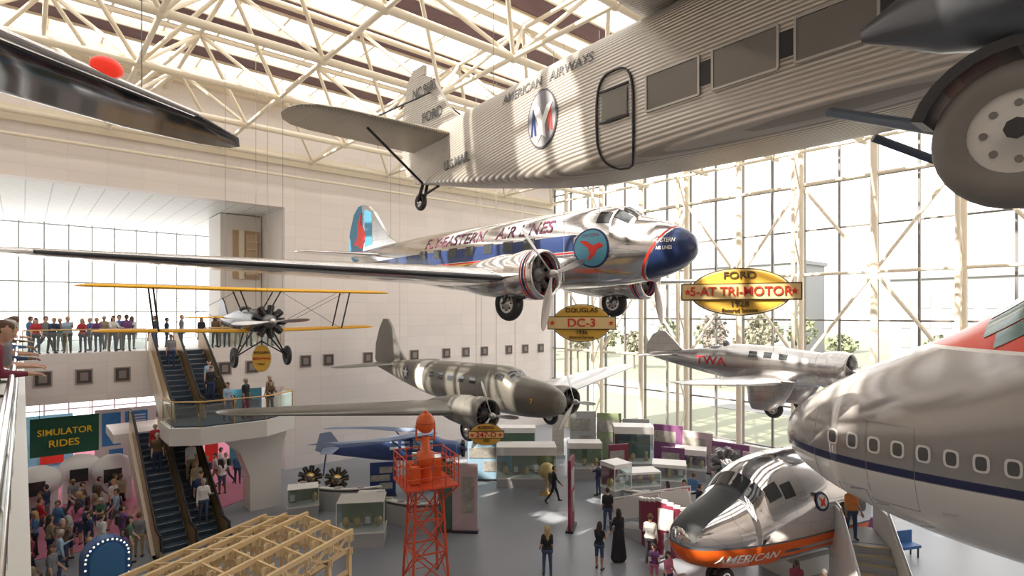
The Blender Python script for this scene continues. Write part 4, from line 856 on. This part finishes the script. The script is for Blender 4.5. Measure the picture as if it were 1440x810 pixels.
# ---------------------------------------------------------------- people
def capsule(mb,p,q,r1,r2,n=10):
    p=Vector(p);q=Vector(q); mb.sphere(p,r1,0,n,8); mb.sphere(q,r2,0,n,8)
    if (q-p).length>1e-4: mb.tube(p,q,r1,r2,0,n)
def human(name,lean=0,legs=((.05,.05,.05),(-.05,.05,.05)),arms=((.05,.12,.15),(.05,.12,.15)),hair='short',low='pants',sleeve='short',sit=False,head=0,fem=False,bag=False):
    P=[]
    def seg(p,q,r1,r2,t): P.append((Vector(p),Vector(q),r1,r2,t))
    feet=[];pel=Vector((0,0,0)); up=Vector((math.sin(lean),0,math.cos(lean))); fw=Vector((math.cos(lean),0,-math.sin(lean)))
    for sd,(hp,kn,ab) in zip((1,-1),legs):
        h=pel+Vector((0,sd*.09,-.02)); d=Vector((math.sin(hp),sd*math.sin(ab),-math.cos(hp))).normalized(); k=h+d*.42
        a2=hp-kn; d2=Vector((math.sin(a2),sd*math.sin(ab)*.3,-math.cos(a2))).normalized(); an=k+d2*.40
        lt=3 if low in('pants',) else 0
        seg(h,k,.088,.062,3); seg(k,k+d2*.16,.06,.058,3 if low=='pants' else 0); seg(k+d2*.16,an,.056,.045 if low=='pants' else .035,lt)
        f=Vector((1,sd*.15,0)).normalized() if a2>-.5 else Vector((.6,0,-.8)); seg(an+Vector((-.03,0,-.035)),an+f*.15+Vector((0,0,-.05)),.042,.034,4); feet.append(an.z-.09)
    W=[(-.04,.095,.115),(.04,.09,.112),(.12,.07,.10),(.2,.07,.098),(.28,.085,.105),(.36,.10,.112),(.43,.12,.095),(.475,.13,.068)]
    if fem: W=[(-.04,.10,.115),(.04,.085,.108),(.12,.055,.092),(.2,.055,.088),(.28,.075,.10),(.36,.085,.11),(.43,.10,.085),(.475,.11,.06)]
    for u,w,r in W:
        c=pel+up*u; seg(c-Vector((0,w,0)),c+Vector((0,w,0)),r,r,2 if u>.02 else 3)
    sh=pel+up*.47; nk=pel+up*.55; seg(sh,nk+up*.04,.06,.052,0); seg(sh-up*.01,sh+up*.02,.075,.07,2)
    hu=Vector((math.sin(lean*.4+head),0,math.cos(lean*.4+head))); hf=Vector((math.cos(lean*.4+head),0,-math.sin(lean*.4+head)))
    hc=nk+hu*.145+hf*.015
    seg(hc,hc+hu*.02,.088,.088,0); seg(hc+hf*.02-hu*.05,hc+hf*.045-hu*.085,.066,.04,0); seg(hc+hf*.088+hu*.0,hc+hf*.1-hu*.025,.01,.016,0); seg(nk+up*.02,hc-hu*.06,.052,.055,0)
    for sd in(1,-1): seg(hc+Vector((0,sd*.086,0))-hu*.005,hc+Vector((0,sd*.09,0))+hu*.02-hf*.01,.012,.016,0)
    if hair!='bald':
        seg(hc-hf*.022+hu*.03,hc-hf*.03+hu*.01,.09,.09,1); seg(hc+hf*.025+hu*.055,hc-hf*.02+hu*.055,.07,.08,1)
    if hair=='long':
        seg(hc-hf*.05,hc-hf*.085-hu*.2,.08,.06,1); seg(hc-hf*.085-hu*.2,hc-hf*.1-hu*.34,.06,.035,1)
        for sd in(1,-1): seg(hc-hf*.03+Vector((0,sd*.06,0)),hc-hf*.05+Vector((0,sd*.07,0))-hu*.18,.045,.035,1)
    hands=[]
    for sd,(al,ab,el) in zip((1,-1),arms):
        s0=sh+Vector((0,sd*(.165 if not fem else .145),-.015)); a=al
        d=Vector((math.sin(a),sd*math.sin(ab),-math.cos(a)*math.cos(ab))).normalized(); e=s0+d*.285
        a2=a+el; d2=Vector((math.sin(a2),sd*math.sin(ab)*(.2 if el>.6 else .8),-math.cos(a2))).normalized(); w=e+d2*.245
        seg(s0,s0+d*.16,.062,.052,2); seg(s0+d*.16,e,.05,.042,2 if sleeve!='none' else 0); ft=2 if sleeve=='long' else 0
        seg(e,e+d2*.1,.043,.042,ft); seg(e+d2*.1,w,.04,.028,ft); seg(w,w+d2*.05,.027,.03,0); hands.append((w,d2,sd))
    if low in('dress','skirt'):
        L=.62 if low=='skirt' else .86
        for i in range(12):
            u=i/11; c=pel+Vector((0,0,-.02-L*u)); r=.11+.06*u; seg(c-Vector((0,.09+.03*u,0)),c+Vector((0,.09+.03*u,0)),r,r,3)
    if bag:
        c=pel+up*.3-fw*.17
        for u in(-.12,-.04,.04,.12): seg(c+up*u-Vector((0,.07,0)),c+up*u+Vector((0,.07,0)),.085,.085,4)
    mb=MB()
    for p,q,a,b,t in P: capsule(mb,p,q,a,b)
    tmp=mb.obj('tmp',[M_white],fix=True)
    r=tmp.modifiers.new('r','REMESH'); r.mode='VOXEL'; r.voxel_size=.0145; sm=tmp.modifiers.new('s','SMOOTH'); sm.factor=.5; sm.iterations=3
    dg=bpy.context.evaluated_depsgraph_get(); me=bpy.data.meshes.new_from_object(tmp.evaluated_get(dg)); old=tmp.data; bpy.data.objects.remove(tmp); bpy.data.meshes.remove(old)
    nf=len(me.polygons); ce=np.zeros(nf*3); me.polygons.foreach_get('center',ce); ce=ce.reshape(-1,3)
    best=np.full(nf,1e9); tag=np.zeros(nf,int)
    for p,q,a,b,t in P:
        p=np.array(p);q=np.array(q); d=q-p; L=max(1e-9,d@d); u=np.clip(((ce-p)@d)/L,0,1); ds=np.linalg.norm(ce-p-u[:,None]*d,axis=1)-(a+(b-a)*u)
        k=ds<best; best[k]=ds[k]; tag[k]=t
    nv=len(me.vertices); vv=np.zeros(nv*3); me.vertices.foreach_get('co',vv); vv=vv.reshape(-1,3).tolist(); ff=[list(p.vertices) for p in me.polygons]; bpy.data.meshes.remove(me)
    mb=MB(); mb.v=[tuple(x) for x in vv]; mb.f=ff; mb.m=[int(x) for x in tag]; mb.s=[True]*len(ff)
    for w,d,sd in hands:
        side=Vector((1,0,0)) if abs(d.x)<.7 else Vector((0,-sd,0)); side=(side-d*side.dot(d)).normalized(); nrm=d.cross(side)
        if nrm.dot(Vector((0,-sd,0)))<0 and abs(d.x)<.7: nrm=-nrm
        if abs(d.x)>=.7 and nrm.z>0: nrm=-nrm
        for k in range(4): mb.tube(w+d*.03+side*(-.024+.016*k),w+d*.1+side*(-.03+.02*k),.013,.0115,0,8)
        for k,L in enumerate((.055,.07,.076,.066)):
            b=w+d*.1+side*(-.03+.02*k); m1=b+d*L*.5+nrm*.008; t1=m1+d*L*.32+nrm*L*.35; mb.tube(b,m1,.0095,.009,0,7); mb.tube(m1,t1,.009,.0065,0,7); mb.sphere(t1,.0065,0,7,5); mb.sphere(m1,.009,0,7,5)
        b=w+d*.045+side*.035; m1=b+d*.035+side*.022+nrm*.01; t1=m1+d*.03+nrm*.008; mb.tube(b,m1,.012,.01,0,7); mb.tube(m1,t1,.01,.0075,0,7); mb.sphere(t1,.0075,0,7,5)
    for sd in(1,-1): mb.sphere(hc+hf*.083+Vector((0,sd*.032,0))+hu*.012,(.009,.013,.008),5,8,6)
    mb.tube(hc+hf*.082-hu*.062+Vector((0,.02,0)),hc+hf*.082-hu*.062-Vector((0,.02,0)),.006,.006,6,6)
    lo=min(v[2] for v in mb.v)
    mb.v=[(x,y,z-(lo if not sit else 0)) for x,y,z in mb.v]
    o=mb.obj(name,[M_white]*7,fix=False); me=o.data; bpy.data.objects.remove(o); return me
MK={}
MK['stand']=human('m1'); MK['stand2']=human('m2',arms=((.3,.2,1.6),(.05,.15,.2)),sleeve='long',head=.15)
MK['walk']=human('m3',legs=((.42,.15,.02),(-.35,.35,.02)),arms=((-.35,.1,.2),(.4,.1,.35)),sleeve='long',bag=True)
MK['walk2']=human('m4',legs=((-.3,.4,.02),(.38,.1,.02)),arms=((.35,.1,.4),(-.3,.1,.2)),low='shorts')
MK['rail']=human('m5',lean=.26,legs=((.05,.05,.05),(-.12,.05,.05)),arms=((.72,.12,.9),(.75,.15,.85)),head=.05)
MK['rail2']=human('m6',lean=.15,arms=((.7,.15,.9),(.65,.15,.95)),hair='long',fem=True,sleeve='long')
MK['photo']=human('m7',arms=((1.0,.15,1.45),(1.0,.15,1.45)),head=-.2,bag=True)
MK['woman']=human('m8',hair='long',fem=True,arms=((.1,.2,.7),(.1,.12,.2)),sleeve='short',head=.05)
MK['dress']=human('m9',hair='long',low='dress',fem=True,sleeve='long',arms=((.5,.1,1.2),(.1,.1,.2)))
MK['woman2']=human('m10',hair='long',fem=True,low='shorts',arms=((.6,.1,1.3),(.5,.1,1.4)),sleeve='none',head=.25)
MK['old']=human('m12',lean=.36,legs=((-.12,.03,.05),(-.2,.03,.05)),arms=((.15,-.2,1.35),(.12,-.2,1.35)),head=-.15,sleeve='short')
MK['lean2']=human('m13',lean=.3,legs=((-.1,.03,.05),(-.2,.03,.05)),arms=((.12,-.15,1.4),(.15,-.15,1.4)),head=.1,sleeve='long')
skins=[mat('skin_a',(.58,.34,.24),.5),mat('skin_b',(.46,.26,.17),.5),mat('skin_c',(.18,.10,.065),.5),mat('skin_d',(.65,.41,.31),.5)]
hairs=[mat('hair_dark',(.03,.02,.015),.6),mat('hair_brown',(.10,.05,.025),.6),mat('hair_blond',(.45,.3,.12),.6),mat('hair_grey',(.45,.43,.41),.6)]
cl={n:mat('cloth_'+n,c,.8,noise=.1,nscale=10) for n,c in dict(black=(.02,.02,.025),navy=(.03,.05,.12),white=(.7,.69,.67),red=(.45,.035,.045),blue=(.07,.18,.38),lblue=(.35,.48,.62),grey=(.2,.2,.22),khaki=(.35,.28,.18),maroon=(.22,.03,.06),orange=(.75,.27,.08),green=(.06,.16,.1),pink=(.62,.19,.32),teal=(.04,.22,.25),jean=(.06,.09,.17),brown=(.14,.09,.05),purple=(.17,.07,.22)).items()}
common=['black','black','navy','white','white','red','blue','lblue','grey','grey','khaki','maroon','brown','navy','green','purple','pink']
M_eye=mat('eye_dark',(.02,.02,.02),.3); M_lip=mat('lips',(.4,.12,.1),.5); M_shoe=mat('shoe_dark',(.05,.045,.04),.5)
def person(kind,x,y,z,h,top=None,bot=None,sk=None,hr=None,sc=None,name='museum_visitor'):
    me=MK[kind]; o=bpy.data.objects.new(name,me); S.collection.objects.link(o); k=sc or random.uniform(.94,1.05)
    o.matrix_world=place(x,y,z,h)@Matrix.Scale(k,4)
    top=cl[top or random.choice(common)]; bot=cl[bot or random.choice(['jean','black','khaki','navy','grey','jean'])]
    ms=[skins[random.choice([0,0,1,2,3,3]) if sk is None else sk],hairs[random.choice([0,0,1,1,2,3]) if hr is None else hr],top,bot,M_shoe,M_eye,M_lip]
    for i,m in enumerate(ms): o.material_slots[i].link='OBJECT'; o.material_slots[i].material=m
    return o
def personR(kind,s,t,z,h,**k): w=RW(s,t,z); return person(kind,w.x,w.y,z,HB+h,**k)
s=22.2
while s<32.9:
    if not 25.6<s<28.6: personR(random.choice(['rail','rail2','stand','stand2','photo','woman']),s,-.62-random.random()*.15,7.2,random.uniform(-30,30))
    if random.random()<.8 and s>24.3: personR(random.choice(['stand','stand2','woman','walk']),s+.2,-1.6-random.random()*1.6,7.2,random.uniform(-160,160))
    s+=.58
pods=((31,-.6),(32.6,.8),(29.8,.4)); cnt=0; spots=[]
while cnt<58:
    a=cnt<44
    s=random.uniform(29.7,35) if a else random.uniform(22.6,26); t=random.uniform(1.2,9) if a else random.uniform(-.5,2.5)
    if 26.6<s<29.6 or any((s-p)**2+(t-q)**2<1.6 for p,q in pods) or any((s-p)**2+(t-q)**2<.3 for p,q in spots): continue
    spots.append((s,t)); personR(random.choice(['stand','stand2','walk','walk2','woman','woman2','photo']),s,t,.02 if t<5 else 0,random.uniform(0,360)); cnt+=1
for s,t in((31.4,10.),(30.4,9.8),(32.4,10.4),(33.0,11.2)): personR(random.choice(['walk','stand','woman']),s,t,0,random.uniform(0,360))
def ez(t,t0,z0,t1,z1,n): k=min(n-1,int((t-t0)/(t1-t0)*n)); return z0+(z1-z0)*(k+1)/n
for t,ln,kd,c in((1.6,1,'stand','grey'),(3.9,0,'woman','lblue'),(4.3,0,'stand2','black')): personR(kd,26.45+1.15*ln,t,ez(t,5.,4.4,.1,7.2,14),0,top=c)
for s,t,kd,c,h in((24.6,6.8,'rail2','brown',0),(25.6,6.7,'stand','black',40),(26.4,6.9,'woman','lblue',20),(24.3,5.9,'stand2','khaki',-60)): personR(kd,s,t,4.45,h,top=c)
for t,ln,kd in((3.2,0,'stand'),(4.4,1,'stand2'),(5.6,0,'woman'),(6.7,0,'stand'),(7.5,0,'walk2'),(5.,1,'stand'),(7.9,0,'stand2')): personR(kd,27.55+1.15*ln,t,ez(t,8.6,0,2.4,3.6,18),0)
person('woman',1.22,19.7,0,95,top='black',bot='jean',hr=2,sk=3,sc=1.0)
person('woman2',3.1,20.2,0,60,top='black',bot='jean',hr=0,sc=.97); person('dress',3.9,20.8,0,100,top='black',bot='black',hr=0,sc=1.04)
person('stand2',5.0,20.6,0,70,top='white',bot='black',hr=1,sc=1.05); person('woman2',4.75,19.0,0,-100,top='purple',bot='pink',hr=0,sc=.8); person('woman',5.0,18.2,0,-60,top='pink',bot='navy',hr=0,sc=.85)
person('walk',2.0,27.2,0,10,top='black',bot='black',hr=1,sc=1.03); person('stand',4.0,23.8,0,90,top='black',bot='jean',sc=1.03); person('woman',6.9,25.2,0,120,top='pink',sc=.95); person('stand',8.3,26.0,0,60,top='blue'); person('stand2',7.6,25.0,0,200,top='red'); person('stand',8.1,24.5,0,10,top='black'); person('photo',4.3,28.4,0,150,top='navy'); person('woman2',8.6,17.2,0,-110,top='maroon',sc=.95); person('woman2',9.2,16.8,0,-80,top='pink',sc=.9); person('stand',-12.2,28.2,0,140,top='black',bot='black'); person('stand2',-12.6,29,0,30,top='white')
person('woman',10.85,18.2,1.87,-95,top='orange',bot='jean',hr=1,sc=1.0)
for s,t,kd,tp,hr in((33.5,24.0,'lean2','maroon',1),(33.47,22.3,'old','grey',3),(33.49,20.8,'lean2','navy',1),(33.5,19.0,'old','khaki',0),(33.5,16.5,'lean2','blue',1),(33.5,13.,'lean2','brown',1),(33.5,9.,'old','white',1)): personR(kd,s,t,7.2,90,top=tp,hr=hr,sc=1.06)
# ---------------------------------------------------------------- light, world, camera
w=bpy.data.worlds.new('sky'); S.world=w; w.use_nodes=True; bgn=w.node_tree.nodes['Background']; bgn.inputs[0].default_value=(1.0,.985,.965,1); bgn.inputs[1].default_value=2.9
sun=bpy.data.lights.new('sun','SUN'); sun.energy=12; sun.color=(1,.91,.78); sun.angle=.012; so=bpy.data.objects.new('sun',sun); S.collection.objects.link(so)
so.rotation_euler=Vector((-.62,-.42,.66)).to_track_quat('Z','Y').to_euler()
cam=bpy.data.cameras.new('camera'); cam.sensor_width=36; cam.lens=20; cam.shift_y=35/1440; cam.clip_start=.05; cam.clip_end=600
co=bpy.data.objects.new('camera',cam); S.collection.objects.link(co); co.location=(0,0,9.1); co.rotation_euler=(pi/2,0,0); S.camera=co
S.view_settings.view_transform='Standard'
bpy.context.view_layer.update()
